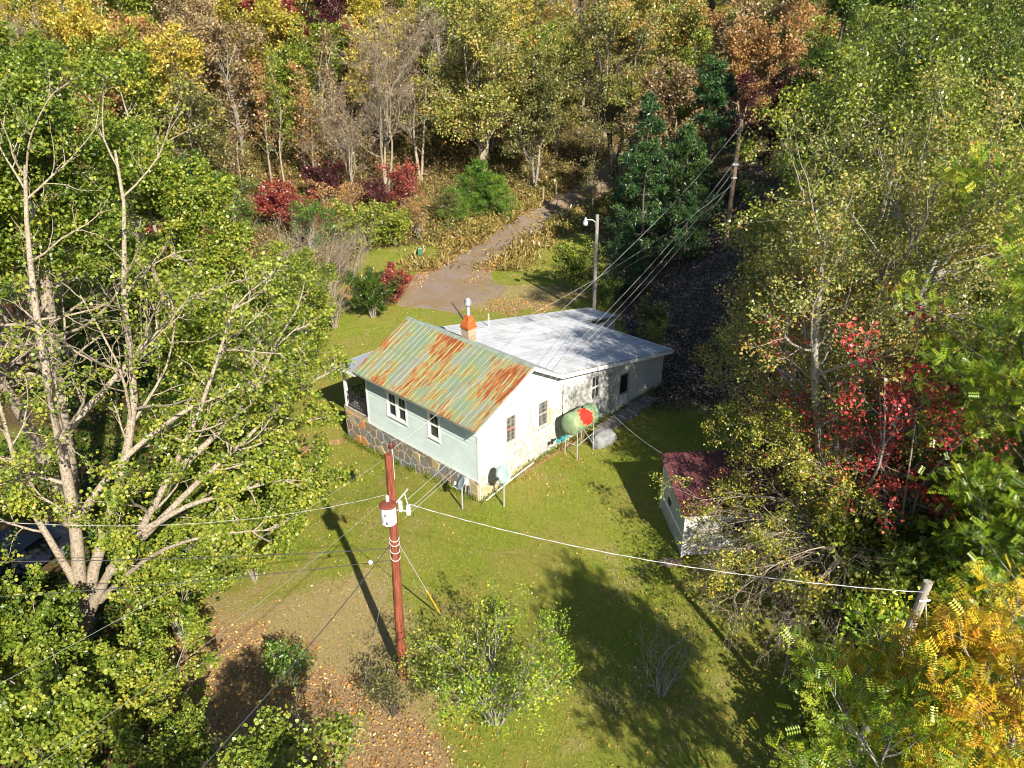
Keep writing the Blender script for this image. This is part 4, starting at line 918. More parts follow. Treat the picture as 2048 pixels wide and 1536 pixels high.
def resample(P, n):
    c_ = catmull(P, 8); s = np.r_[0, np.cumsum(np.linalg.norm(np.diff(c_, axis=0), axis=1))]; t = np.linspace(0, s[-1], n)
    return np.stack([np.interp(t, s, c_[:, i]) for i in range(3)], 1)
def build_tree(seed, stems, levels, leaf, sides=(9, 6, 4, 3), r0=.16, stem_r=None, mats=None):
    """stems: list of point lists relative to the base. returns trunk mesh, crown mesh"""
    g = np.random.default_rng(seed); n0 = 12
    paths = np.stack([resample(s, n0) for s in stems]); t = np.linspace(0, 1, n0)
    rs = np.array(stem_r if stem_r is not None else [r0] * len(stems)); radii = rs[:, None] * (1 - .82 * t)[None] * (1 + .35 * np.exp(-t * 14))[None]
    V = []; F = []; off = 0
    v, f = tubes(paths, radii, sides[0]); V.append(v); F.append(f); off += len(v)
    gens = [(paths, radii)]
    for li, lv in enumerate(levels):
        p, d, L, r = sprout(g, *gens[-1], lv['k'], lv.get('t', .3), lv.get('a0', 30), lv.get('a1', 65), lv['L'], lv.get('r', .5), lfall=lv.get('fall', .5))
        L = np.clip(L, lv.get('lmin', .1), lv.get('lmax', 99)); r = np.clip(r, lv.get('rmin', .004), 9)
        nn = lv.get('n', 5); pa, ra_ = grow(g, p, d, L, r, nn, lv.get('wob', .16), lv.get('up', .06)); gens.append((pa, ra_))
        v, f = tubes(pa, ra_, sides[min(li + 1, 3)]); V.append(v); F.append(f + off); off += len(v)
    tm = np_mesh('trunk', np.concatenate(V), np.concatenate(F), mats[0] if mats else None, None, True)
    cm = None
    if leaf and leaf['n'] > 0:
        pts = []; out = []; cl = []
        for gi in leaf.get('gens', (-1,)):
            pa = gens[gi][0]; N, n, _ = pa.shape; m = leaf['n'] if gi == -1 else leaf['n'] // 3
            m_ = np.maximum(1, m); t = g.beta(1.6, .9, (N, m_)) * (n - 1); i = np.clip(t.astype(int), 0, n - 2); fr = (t - i)[..., None]; ar = np.arange(N)[:, None]
            keep = np.repeat(g.uniform(size=N) < leaf.get('keep', 1.0), m_)
            q = pa[ar, i] * (1 - fr) + pa[ar, i + 1] * fr + g.normal(0, leaf['spread'], (N, m_, 3)) * [1, 1, .7]
            d = unit(pa[:, -1] - pa[:, 0])[:, None] * np.ones((1, m_, 1)); c_ = g.uniform(size=(N, 1)) * np.ones((1, m_))
            pts.append(q.reshape(-1, 3)[keep]); out.append(d.reshape(-1, 3)[keep]); cl.append(c_.ravel()[keep])
        pts = np.concatenate(pts); out = np.concatenate(out); cl = np.concatenate(cl)
        if 'drop' in leaf: kp = ~leaf['drop'](pts); pts, out, cl = pts[kp], out[kp], cl[kp]
        if leaf.get('droop'): out = unit(out + [0, 0, -leaf['droop']])
        cm = leaf_mesh(g, 'crown', pts, out, leaf['size'], leaf['shape'], leaf.get('up', .6), cl, mats[1] if mats else None)
    return tm, cm
def plant(name, loc, tm, cm, tmat, cmat, label, cat='tree', group=None, rz=0, sc=1.0, sz=None, crown='crown', stem='trunk'):
    o = empty(name, loc, rz, label, cat, group); o.scale = (sc, sc, sz or sc)
    for nm, me, mt in ((stem, tm, tmat), (crown, cm, cmat)):
        if me is None: continue
        if not me.materials: me.materials.append(None)
        c_ = mobj(nm, me, o); s_ = c_.material_slots[0]; s_.link = 'OBJECT'; s_.material = mt
    return o
def stand(g, H, n=1, lean=.1, spread=.2):
    out = []
    for i in range(n):
        a = g.uniform(0, 6.28); s = H * g.uniform(.8, 1.0); w_ = spread * H * (n > 1)
        x, y = math.cos(a) * w_, math.sin(a) * w_
        out.append([(0, 0, -.4), (x * .25 + g.normal(0, .1), y * .25 + g.normal(0, .1), s * .33), (x * .6 + g.normal(0, lean), y * .6 + g.normal(0, lean), s * .66), (x + g.normal(0, lean), y + g.normal(0, lean), s)])
    return out
def G(s): return np.random.default_rng(s)

# ---------------------------------------------------------------- prototypes for the woods
def proto_broad(seed, H=9, nl=42, size=.19, k1=13, k2=5, lr=.42, keep=1, shape='oval', up=.10, spread=.22):
    g = G(seed); st = stand(g, H * .92, g.integers(1, 3), .35, .12)
    return build_tree(seed, st, [dict(k=k1, L=lr, t=.25, a0=35, a1=75, up=up, n=5, wob=.14, fall=.45), dict(k=k2, L=.5, t=.2, a0=30, a1=65, n=4, wob=.2, up=.05), dict(k=3, L=.5, t=.2, a0=30, a1=60, n=3, wob=.2, rmin=.008)],
                      dict(n=nl, spread=spread, size=size, shape=shape, keep=keep), (7, 4, 3, 3), H * .014)
def proto_bare(seed, H=9):
    g = G(seed); return build_tree(seed, stand(g, H * .85, 3, .3, .22), [dict(k=11, L=.48, t=.22, a0=20, a1=58, up=.08, n=6, wob=.16), dict(k=9, L=.5, t=.12, a0=25, a1=60, n=5, wob=.2, up=.05), dict(k=9, L=.5, t=.12, a0=20, a1=60, n=4, wob=.25, rmin=.009, up=.04)],
                      dict(n=2, spread=.15, size=.13, shape='oval', keep=.35), (7, 4, 3, 3), H * .009)
def proto_slender(seed, H=11):
    g = G(seed); return build_tree(seed, stand(g, H, 1, .25), [dict(k=26, L=.20, t=.25, a0=30, a1=60, up=.10, n=4, wob=.15, fall=.6), dict(k=5, L=.5, t=.2, a0=25, a1=60, n=3, wob=.2, rmin=.008)],
                      dict(n=12, spread=.2, size=.19, shape='oval', keep=.8), (6, 3, 3, 3), H * .009)
def proto_pine(seed, H=11, w_=.32, n=26, size=.27, wob=.06):
    g = G(seed); return build_tree(seed, stand(g, H, 1, .15), [dict(k=64, L=w_, t=.08, a0=70, a1=95, up=.07, n=5, wob=wob, fall=.86), dict(k=10, L=.32, t=.2, a0=35, a1=65, n=3, wob=.12, up=.04, fall=.5, rmin=.008)],
                      dict(n=n, spread=.13, size=size, shape='needle', up=.2), (8, 4, 3, 3), H * .014)
def proto_shrub(seed, H=2, nl=14, size=.11, stems=9, keep=1, shape='oval', spread=.35):
    g = G(seed); return build_tree(seed, stand(g, H, stems, .15, spread), [dict(k=6, L=.42, t=.2, a0=20, a1=60, up=.06, n=4, wob=.18), dict(k=5, L=.5, t=.15, a0=25, a1=60, n=3, wob=.22, rmin=.004)],
                      dict(n=nl, spread=.10, size=size, shape=shape, keep=keep), (5, 3, 3, 3), H * .012)
BROAD = [proto_broad(11, 9), proto_broad(12, 10, 40, k1=15), proto_broad(13, 8, 46, lr=.5), proto_broad(14, 11, 38, k1=16, lr=.36), proto_broad(15, 9, 30, keep=.75), proto_broad(16, 10, 46, k1=12, lr=.46, up=.16), proto_broad(17, 9, 24, keep=.6, k2=6)]
BARE = [proto_bare(21), proto_bare(22, 8), proto_bare(23, 10)]
SLEN = [proto_slender(31), proto_slender(32, 12), proto_slender(33, 10)]
PINE = [proto_pine(41), proto_pine(42, 9, .36, 26), proto_pine(43, 13, .28, 24)]
SHRUB = [proto_shrub(51), proto_shrub(52, 1.6, 18, .13), proto_shrub(53, 2.4, 12, .10), proto_shrub(54, 1.8, 22, .10)]
TWIG = [proto_shrub(61, 2.6, 1, .08, 16, .3, spread=.45), proto_shrub(62, 2.2, 1, .08, 20, .2, spread=.55)]

# ---------------------------------------------------------------- the big pale-stemmed maple at the left, limb by limb
AB = np.array((-13.7, 18.6, -.4))
ST = {'A1': [(-13.72, 18.6, -0.35), (-13.32, 18.7, 1.81), (-13.01, 18.9, 4.11), (-12.91, 19.2, 6.86), (-12.94, 19.7, 10.03), (-12.97, 20.4, 12.49), (-12.84, 20.9, 14.23)], 'A2': [(-13.72, 18.6, -0.35), (-13.01, 19.0, 2.14), (-12.05, 19.6, 4.52), (-11.18, 20.4, 7.52), (-11.23, 21.2, 10.36), (-11.05, 22.0, 12.64), (-11.13, 22.4, 14.37)], 'A3': [(-13.26, 18.6, 0.9), (-12.0, 18.4, 2.83), (-10.82, 18.4, 4.3), (-9.79, 18.6, 5.89), (-8.75, 19.0, 7.77), (-8.04, 19.6, 9.48), (-7.55, 20.0, 10.79)], 'A4': [(-12.0, 18.4, 2.83), (-10.46, 18.6, 4.33), (-9.15, 19.2, 5.5), (-8.12, 20.0, 6.22), (-7.09, 21.0, 7.04), (-5.95, 22.0, 7.58)], 'A5': [(-13.01, 18.9, 4.11), (-12.06, 19.4, 5.37), (-10.95, 20.4, 6.33), (-9.43, 21.6, 7.08), (-8.2, 23.0, 7.65), (-7.1, 24.2, 8.4)], 'A6': [(-12.73, 18.6, 1.5), (-10.66, 18.0, 3.53), (-9.12, 17.8, 4.4), (-7.81, 17.8, 4.66), (-6.82, 18.0, 4.6)], 'A7': [(-10.68, 18.4, 4.3), (-9.31, 18.6, 5.04), (-8.19, 19.2, 5.06), (-7.09, 20.0, 4.98), (-6.43, 20.8, 4.37)], 'A8': [(-13.32, 18.7, 1.81), (-13.68, 18.6, 3.79), (-14.13, 18.8, 5.25), (-14.34, 19.2, 7.34), (-14.67, 19.8, 9.4)], 'A9': [(-13.58, 18.4, -0.15), (-13.92, 17.6, 0.23), (-14.53, 16.8, 0.25), (-15.42, 16.0, 0.51)], 'A10': [(-9.79, 18.6, 5.89), (-8.81, 19.6, 6.62), (-7.98, 21.0, 7.22), (-7.61, 22.6, 8.18), (-7.02, 24.2, 9.11)], 'A11': [(-12.91, 19.2, 6.86), (-12.09, 20.0, 7.73), (-11.08, 21.2, 8.79), (-9.92, 22.6, 9.86), (-8.8, 24.0, 10.04)]}
keys = sorted(ST, key=lambda s: int(s[1:]))
stems = [np.array(ST[q]) - AB for q in keys]
srad = [.23, .20, .15, .125, .11, .095, .09, .12, .16, .10, .10]
tm, cm = build_tree(101, stems, [dict(k=11, L=.30, t=.22, a0=30, a1=70, up=.05, n=6, wob=.13, lmax=4.2, lmin=1.2, r=.45, rmin=.032), dict(k=6, L=.5, t=.2, a0=25, a1=60, n=5, wob=.18, up=.03, rmin=.017), dict(k=4, L=.5, t=.15, a0=25, a1=60, n=3, wob=.2, rmin=.005)],
                    dict(n=24, spread=.12, size=.080, shape='maple', up=.7, drop=lambda p: (p[:, 2] > 8.3) & (np.sin(p[:, 0] * 71 + p[:, 1] * 37) > -.72)), (12, 7, 5, 3), .2, srad)
plant('maple_tree', tuple(AB), tm, cm, M['bark_pale'], LM['maple'], 'huge many-stemmed maple with long pale limbs sweeping toward the house')
def round_tree(seed, H, R_, n1=16, nl=26, size=.15, shape='maple', nst=4, t=.4, keep=1, up=.05, k2=6, k3=4, drop=None, spread=.17, lean=.25, clear=None, s2=.16, rad=.016):
    g = G(seed); lf = dict(n=nl, spread=spread, size=size, shape=shape, keep=keep, up=.7)
    if clear: lf['drop'] = lambda p: p[:, 2] < clear * H
    return build_tree(seed, stand(g, H * .93, nst, lean, s2), [dict(k=n1, L=R_ / H, t=t, a0=30, a1=72, up=up, n=6, wob=.13, fall=.4, r=.45, rmin=.02), dict(k=k2, L=.5, t=.2, a0=25, a1=60, n=5, wob=.18, up=.03, rmin=.009), dict(k=k3, L=.5, t=.15, a0=25, a1=60, n=3, wob=.2, rmin=.005)], lf, (10, 6, 4, 3), H * rad)
def put(name, x, y, tree, tmat, cmat, label, rz=0, sc=1, cat='tree', group=None, dz=0):
    return plant(name, (x, y, gz(x, y) + dz), *tree, M[tmat], LM[cmat], label, cat, group, rz, sc)
tA = round_tree(102, 18.6, 5.0, 18, 62, .088, nst=5, t=.42, clear=.60, s2=.14)
put('maple_tree', -17.2, 25.0, tA, 'bark_pale', 'maple', 'tallest maple at the left with a domed bright green top')
tB = round_tree(103, 14.6, 4.4, 15, 52, .10, nst=4, t=.35, clear=.40)
put('maple_tree', -14.2, 32.0, tB, 'bark_pale', 'maple', 'rounded green maple rising right behind the pale-limbed one')
tC = round_tree(104, 6.5, 3.2, 10, 44, .090, nst=5, t=.2, s2=.25)
put('maple_tree', -11.9, 29.5, tC, 'bark_pale', 'maple', 'low spreading green maple beside the porch end of the lawn', .4)
put('maple_tree', -16.5, 14.2, tC, 'bark_pale', 'maple', 'low green maple by the lower left corner', 2.0, 1.0)
put('maple_tree', -12.5, 41.0, tC, 'bark_grey', 'lime', 'leafy yellow-green tree by the lawn edge beyond the porch', 3.1, .85)
put('maple_tree', -14.5, 38.0, tC, 'bark_grey', 'green', 'dense dark green small tree behind the maples', 1.1, .9)
tS = proto_shrub(105, 3.4, 44, .085, 9, 1, 'maple', .3)
for i, (x, y, sc, m_, lb) in enumerate([(-9.6, 15.4, .8, 'maple', 'green maple saplings at the foot of the pale trunk'), (-11.2, 13.6, 1.0, 'maple', 'bushy maple saplings at the bottom left of the lawn'), (-8.4, 13.2, .62, 'lime', 'small yellow-green saplings on the leaf-strewn corner'),
        (-13.2, 15.6, 1.0, 'maple', 'tall leafy saplings below the pale trunk'), (-10.4, 18.6, .85, 'maple', 'green saplings under the sweeping lower limbs'), (-9.0, 21.5, .8, 'maple', 'green saplings at the lawn edge below the limb tips'),
        (-8.9, 25.0, .75, 'lime', 'yellow-green saplings on the lawn edge left of the porch'), (-12.0, 22.5, 1.0, 'maple', 'dense saplings between the maple trunks'), (-12.4, 26.0, 1.1, 'green', 'shaded green saplings below the rounded maple'),
        (-14.0, 35.0, 1.0, 'lime', 'leafy saplings beside the parked car')]):
    put('maple_sapling', x, y, tS, 'bark_grey', m_, lb, i * 1.3, sc, 'sapling')

# ---------------------------------------------------------------- shrubs and small trees round the yard
def hero_shrub(name, x, y, seed, H, nl, size, stems, mat, label, tm='bark_grey', keep=1, spread=.4, shape='oval', cat='shrub', sc=1.0):
    t = proto_shrub(seed, H, nl, size, stems, keep, shape, spread); return put(name, x, y, t, tm, mat, label, 0, sc, cat)
hero_shrub('spreading_shrub', -.45, 15.3, 201, 2.7, 15, .075, 22, 'locust', 'wide open shrub with pale arching stems and tiny yellow-green leaves', 'bark_grey', .95, .62)
hero_shrub('thin_shrub', 4.3, 16.2, 202, 1.7, 3, .07, 10, 'olive', 'thin half-bare shrub in the tree shadow on the lawn', 'bark_grey', .7, .6)
hero_shrub('thin_shrub', 2.9, 15.6, 203, 1.1, 3, .07, 8, 'green', 'small dark shrub between the two open shrubs', 'bark_dark', .7, .6)
hero_shrub('dark_shrub', -3.3, 15.6, 204, 1.3, 5, .07, 12, 'olive', 'dark twiggy bush at the foot of the red pole', 'bark_dark', .8, .4)
hero_shrub('bright_shrub', -6.7, 17.0, 205, .8, 6, .08, 9, 'fresh', 'small bright green bush on the dry lawn left of the red pole', 'bark_grey', 1, .4)
hero_shrub('orange_shrub', -4.9, 12.1, 206, 3.0, 14, .07, 10, 'oak', 'green and orange bush at the bottom edge of the lawn', 'bark_grey', .9, .42)
hero_shrub('orange_shrub', -6.2, 11.4, 216, 2.6, 16, .07, 10, 'lime', 'yellow-green bush next to the orange one at the bottom edge', 'bark_grey', .9, .42)
hero_shrub('round_shrub', -9.0, 47.0, 207, 2.4, 26, .12, 16, 'green', 'rounded green shrub beyond the lawn behind the rusty roof', 'bark_grey', 1, .42)
hero_shrub('red_shrub', -8.3, 49.0, 208, 2.0, 24, .12, 12, 'red', 'low crimson shrub at the near end of the gravel drive', 'bark_grey', 1, .5)
for i, (x, y, sc, lb) in enumerate([(-11.3, 46.0, 1.25, 'tangled grey leafless bush beside the round green shrub'), (-13.0, 51.5, 1.9, 'big mound of grey bare twigs left of the drive'), (-15.5, 53.5, 1.6, 'grey bare bush behind the large twig mound'), (-11.6, 54.0, 1.3, 'bare grey bush against the orange weeds')]):
    put('bare_bush', x, y, TWIG[i % 2], 'bark_pale', 'brown', lb, i * 1.7, sc, 'bush')
for i, (x, y, sc, m_, lb) in enumerate([(-11.8, 61.5, 1.7, 'lime', 'yellow-green bush in the weeds left of the drive'), (-9.6, 63.0, 1.5, 'lime', 'green-gold bush just above the small green box'), (-8.0, 65.5, 1.2, 'orange', 'orange leaved bush near the green box'), (-6.0, 70.5, 1.3, 'olive', 'dull green bush left of the young evergreens'),
        (-18.0, 66.0, 1.6, 'red', 'red bush at the foot of the slender pale trees'), (-21.0, 68.5, 1.9, 'red', 'larger scarlet bush among the slender pale trees'), (-15.0, 67.0, 1.5, 'orange', 'orange bush under the bare trees'), (-13.0, 71.0, 1.6, 'darkred', 'dark red bush below the bare tree trunks'), (-10.5, 74.0, 1.8, 'red', 'rose red bush below the big bare tree'),
        (-18.0, 75.0, 1.8, 'darkred', 'wine red bush on the slope behind the slender trees'), (-15.8, 60.0, 1.5, 'fresh', 'bright green bush behind the grey twig mound'), (4.5, 51.0, 1.5, 'lime', 'sunlit yellow-green bush left of the yard light'), (6.5, 47.6, .9, 'green', 'low green bush behind the light pole'),
        (8.2, 42.0, 1.0, 'olive', 'small dull bush behind the rear roof corner'), (7.8, 38.6, .7, 'lime', 'little yellow-green bush at the foot of the dark bank')]):
    put('bush', x, y, SHRUB[i % 4], 'bark_grey', m_, lb, i * 2.1, sc, 'bush')
EVG = proto_pine(44, 4.6, .62, 36, .17, .22)
for i, (x, y, sc, lb) in enumerate([(-5.4, 70.6, .75, 'bright green young evergreen nearest the drive'), (-1.4, 72.8, .9, 'young evergreen right of its bright neighbour'), (-3.2, 75.0, 1.1, 'tallest of the three young evergreens beside the drive')]):
    put('young_evergreen', x, y, EVG, 'bark_dark', 'fresh', lb, i * 1.1, sc, 'evergreen')
# pines behind the house
for i, (x, y, sc, pi, lb) in enumerate([(7.6, 49.6, .62, 1, 'smaller dark pine right behind the yard light'), (9.6, 56.0, .86, 0, 'dark pine at the left of the pine group'), (12.4, 57.5, 1.05, 1, 'broad dark pine in the middle of the group'), (14.8, 60.5, 1.05, 0, 'tall pine behind the brown utility pole'), (10.6, 62.0, 1.05, 2, 'pine at the back of the group'), (12.0, 52.5, .60, 1, 'low pine with sunlit tips in front of the group')]):
    put('pine_tree', x, y, PINE[pi], 'bark_dark', 'pine', lb, i * 1.4, sc)
put('pine_tree', 20.5, 52.0, PINE[2], 'bark_dark', 'green', 'tall dark green conifer with long bare side branches on the right', .5, 1.28)
put('pine_tree', 25.5, 55.0, PINE[0], 'bark_dark', 'green', 'second tall green conifer further right', 1.5, 1.4)
put('dark_red_tree', 19.0, 57.5, BROAD[2], 'bark_dark', 'darkred', 'dark wine red tree right of the brown utility pole', .3, .82)
put('dark_red_tree', 17.6, 62.5, BROAD[0], 'bark_dark', 'darkred', 'second wine red tree behind the first', 1.3, .8)
put('slender_green_tree', 7.6, 73.0, SLEN[1], 'bark_dark', 'olive', 'tall narrow dark green tree where the drive disappears', .3, .95)
put('slender_green_tree', 6.4, 66.5, SLEN[0], 'bark_dark', 'olive', 'thin olive tree standing in the shade beside the drive', 1.3, .62)
tD = round_tree(106, 17, 5.5, 14, 9, .24, 'oval', 3, .35, .8, k2=5, k3=3, spread=.25)
put('dark_trunk_tree', 10.8, 84.0, tD, 'bark_dark', 'olive', 'tall tree with dark forked trunk and thin olive leaves behind the drive')
tO = round_tree(107, 14.5, 6.6, 17, 24, .23, 'oval', 3, .22, 1, k2=6, k3=4, spread=.30)
put('oak_tree', -3.0, 82.5, tO, 'bark_pale', 'oak', 'large oak with green and rusty orange leaves above the young evergreens', 0, 1.12)
for i, (x, y, sc, rz, lb) in enumerate([(-12.6, 78.5, 1.45, 0, 'big bare grey tree in the middle of the hillside'), (-15.6, 77.0, 1.15, 2, 'smaller bare tree left of the big bare one'), (-9.5, 82.0, 1.3, 4, 'bare tree leaning toward the oak')]):
    put('bare_tree', x, y, BARE[i], 'bark_pale', 'brown', lb, rz, sc * 1.3)
for i, (x, y, sc, m_, lb) in enumerate([(-24.5, 80.0, 1.05, 'orange', 'leftmost slender pale trunk with orange leaves'), (-22.6, 78.0, .95, 'lime', 'slender pale tree with yellow-green leaves'), (-21.0, 80.5, 1.0, 'orange', 'slender tan-leaved tree between the pale trunks'), (-19.4, 77.5, .9, 'orange', 'short slender orange tree near the scarlet bush'), (-18.2, 81.0, 1.05, 'brown', 'slender brown-leaved tree left of the bare trees'), (-26.5, 77.0, .95, 'brown', 'slender brown tree at the edge of the maple crown')]):
    put('slender_tree', x, y, SLEN[i % 3], 'bark_pale', m_, lb, i * 1.9, sc * 1.15)

# ---------------------------------------------------------------- right side: cherry over the shed, vine maple, locusts
gq = G(300)
def arch(p0, d, L, droop, n=6, rise=.5):
    out = [np.array(p0, float)]; d = np.array(d, float)
    for i in range(n): d = unit(d + np.array([0, 0, -droop])); out.append(out[-1] + d * L / n)
    return [tuple(q) for q in out]
st = [[(0, 0, -.4), (-.1, 0, 1.0), (-.3, -.1, 2.2), (-.6, -.2, 3.6)]]
for a, e, L, dr in [(200, 40, 6.2, .17), (175, 38, 6.4, .15), (150, 40, 5.6, .10), (225, 42, 5.4, .17), (120, 45, 4.5, .06), (60, 50, 4.0, .05), (255, 35, 4.4, .14), (10, 45, 4.0, .05), (187, 58, 5.6, .11), (165, 56, 5.2, .10), (210, 58, 5.2, .12), (190, 25, 5.4, .12), (160, 22, 5.0, .08)]:
    st.append(arch((-.25, -.1, 1.9), (math.cos(R(a)) * math.cos(R(e)), math.sin(R(a)) * math.cos(R(e)), math.sin(R(e))), L, dr))
tc_ = build_tree(301, st, [dict(k=9, L=.40, t=.25, a0=25, a1=60, up=-.01, n=6, wob=.12, r=.5, rmin=.013), dict(k=6, L=.5, t=.15, a0=25, a1=60, n=5, wob=.16, up=-.03, rmin=.007), dict(k=4, L=.5, t=.15, a0=25, a1=55, n=3, wob=.2, rmin=.005)],
                 dict(n=13, spread=.12, size=.090, shape='oval', up=.3, droop=.5, keep=.75), (9, 6, 4, 3), .1, [.16] + [.07] * 13)
put('cherry_tree', 12.7, 21.4, tc_, 'bark_pale', 'cherry', 'spreading tree with yellowing narrow leaves leaning over the red shed roof')
st = [[(0, 0, -.4), (-.1, 0, 1.4), (-.2, -.1, 2.8), (-.5, -.2, 4.2)]]
for a, e, L, dr in [(200, 15, 5.2, .17), (180, 22, 5.2, .16), (222, 25, 4.8, .20), (150, 20, 4.0, .1), (238, 18, 4.4, .2), (262, 25, 3.6, .2), (205, 42, 5.6, .22), (172, 40, 5.0, .2), (195, 5, 4.8, .10), (20, 30, 3, .1), (215, 5, 4.4, .12)]:
    st.append(arch((-.3, -.1, g0 if False else 2.2 + .12 * (a % 7)), (math.cos(R(a)) * math.cos(R(e)), math.sin(R(a)) * math.cos(R(e)), math.sin(R(e))), L, dr))
tb_ = build_tree(302, st, [dict(k=17, L=.42, t=.15, a0=25, a1=65, up=-.03, n=6, wob=.16, r=.5, rmin=.009), dict(k=7, L=.5, t=.15, a0=25, a1=60, n=5, wob=.2, up=-.04, rmin=.005), dict(k=3, L=.5, t=.15, a0=20, a1=50, n=3, wob=.2, up=-.03, rmin=.004)],
                 dict(n=1, spread=.08, size=.10, shape='oval', keep=.25), (8, 5, 3, 3), .1, [.11] + [.032] * 11)
put('bare_drooping_tree', 11.4, 19.9, tb_, 'bark_pale', 'cherry', 'leafless tree with a fan of drooping grey twigs right of the shed')
def tree3(seed, H, R_, **k_): return round_tree(seed, H, R_, **k_)
tR1 = tree3(303, 10.5, 4.4, n1=14, nl=26, size=.11, shape='oval', nst=4, t=.22, spread=.2, s2=.2)
tR2 = tree3(304, 11.5, 4.2, n1=14, nl=24, size=.11, shape='oval', nst=3, t=.25, spread=.2, keep=.9, s2=.2)
tT = tree3(309, 15.2, 5.0, n1=19, nl=30, size=.10, shape='oval', nst=5, t=.30, spread=.2, keep=.95, s2=.17)
tL = round_tree(310, 15.0, 4.4, 18, 9, .30, 'frond', 4, .30, 1, .05, 5, 4, spread=.2, lean=.2, s2=.15, rad=.007, clear=.25)
put('tall_locust', 15.2, 17.6, tL, 'bark_dark', 'locust', 'tall pale locust with feathery leaves near the right edge', 0)
put('thicket_tree', 10.9, 22.6, tT, 'bark_grey', 'oak', 'tall green tree laced with crimson in the middle of the thicket', 0)
R_LIST = [(11.2, 28.4, tR1, 'oak', .95, 'green tree with reddish tips at the edge of the dark bank'), (14.2, 31.5, tR2, 'lime', 1.22, 'light green tree behind the crimson leaves'), (18.5, 33.5, tR1, 'lime', 1.4, 'pale green tree at the upper right'),
          (21.5, 29.5, tR2, 'locust', .98, 'light green tree at the right edge of the picture'), (18.8, 42.5, tR2, 'green', .9, 'green tree in front of the tall conifer'), (16.2, 26.0, tR1, 'green', .8, 'darker green tree below the crimson leaves'),
          (19.0, 24.0, tR2, 'lime', .8, 'yellowish green tree at the right edge halfway down'), (26.5, 43.0, tR1, 'green', 1.1, 'dark green tree in the upper right corner'), (14.9, 20.4, tR2, 'cherry', .62, 'orange tinged small tree right of the drooping twigs'),
          (14.2, 36.0, tR2, 'lime', 1.1, 'green tree with pale forked trunk amid the thicket'), (16.5, 38.5, tR1, 'olive', .8, 'dull green tree above the dark bank')]
for i, (x, y, t, m_, sc, lb) in enumerate(R_LIST): put('thicket_tree', x, y, t, 'bark_pale', m_, lb, i * 1.1, sc)
g5 = G(305)
tV = build_tree(305, stand(g5, 9.6, 4, .3, .2), [dict(k=9, L=.26, t=.4, a0=30, a1=70, n=5, wob=.15), dict(k=5, L=.5, t=.2, n=4, wob=.2, rmin=.008), dict(k=3, L=.5, t=.2, n=3, wob=.2, rmin=.005)], dict(n=12, spread=.16, size=.085, shape='maple', keep=.5), (6, 4, 3, 3), .08)
put('red_maple', 11.0, 21.2, tV, 'bark_grey', 'vine', 'crimson leaved maple glowing in the middle of the green thicket', 0, 1.0)
put('red_maple', 12.6, 20.4, tV, 'bark_grey', 'vine', 'smaller crimson maple right of the first in the thicket', 2.2, .85)
put('red_maple', 13.4, 37.6, proto_shrub(315, 5.0, 9, .15, 7, .8, 'maple', .35), 'bark_grey', 'orange', 'orange-red maple at the dark bank below the wine red trees', 1.2, 1.0)
# locusts with feathery leaves close below the camera
def locust(seed, H, R_, nl, size=.34, k1=12, keep=1, clear=.55):
    return round_tree(seed, H, R_, k1, nl, size, 'frond', 3, .45, keep, .05, 5, 3, spread=.16, lean=.2, s2=.12, rad=.011, clear=clear)
tq = locust(306, 8.0, 2.9, 5, .30, 14, clear=.4); tq2 = locust(307, 9.2, 2.4, 7, .30, 16, clear=.5); tq3 = locust(308, 8.0, 3.2, 9, .28, 14, clear=.3)
put('locust_tree', 6.8, 8.7, tq, 'bark_grey', 'locust', 'feathery green locust crown at the bottom right', 0)
put('locust_tree', 8.2, 9.9, tq2, 'bark_grey', 'locusty', 'bright yellow locust crown in the bottom right corner', 1)
put('locust_tree', 12.6, 14.8, tq3, 'bark_grey', 'locust', 'green locust behind the leaning grey pole', 2)
put('locust_tree', 15.0, 17.8, tq3, 'bark_grey', 'locust', 'green locust at the right edge above the yellow one', 4, .9)
# low bramble around the leaning pole
for i, (x, y, sc, m_, lb) in enumerate([(9.2, 15.6, .9, 'green', 'low green brambles at the foot of the leaning pole'), (8.2, 14.2, 1.0, 'lime', 'yellow-green brambles left of the leaning pole'), (10.8, 17.4, 1.2, 'green', 'dark green brambles behind the leaning pole'), (9.8, 13.0, 1.2, 'locust', 'brambles right below the leaning pole'), (7.3, 12.4, .8, 'lime', 'brambles at the edge of the rough grass'),
        (12.2, 19.4, 1.1, 'olive', 'dull brambles under the drooping twigs'), (9.3, 19.2, .5, 'orange', 'small orange bush below the drooping twigs'), (13.4, 17.0, 1.3, 'fresh', 'bright green brambles between the locusts')]):
    put('bramble', x, y, SHRUB[i % 4], 'bark_dark', m_, lb, i, sc, 'bramble')
g = G(601)
for i, (x, y) in enumerate([(12.6, 21.8), (13.6, 19.4), (14.8, 23.2), (15.6, 20.9), (16.6, 18.6), (13.9, 25.4), (17.4, 22.6), (10.8, 18.6), (12.4, 17.0), (18.4, 25.6), (11.0, 15.6), (14.4, 16.0)]):
    put('thicket_bush', x, y, SHRUB[i % 4], 'bark_grey', ['green', 'lime', 'cherry', 'olive', 'locust', 'orange'][i % 6], 'thicket bushes right of the shed', i * 1.3, g.uniform(1.2, 2.0), 'bush', 'thicket bushes')
# trees just outside the lower edge of the view whose shade falls on the lawn
put('shade_tree', -5.2, 8.8, tC, 'bark_grey', 'lime', 'leafy tree below the lower edge of the view', 1, .8)

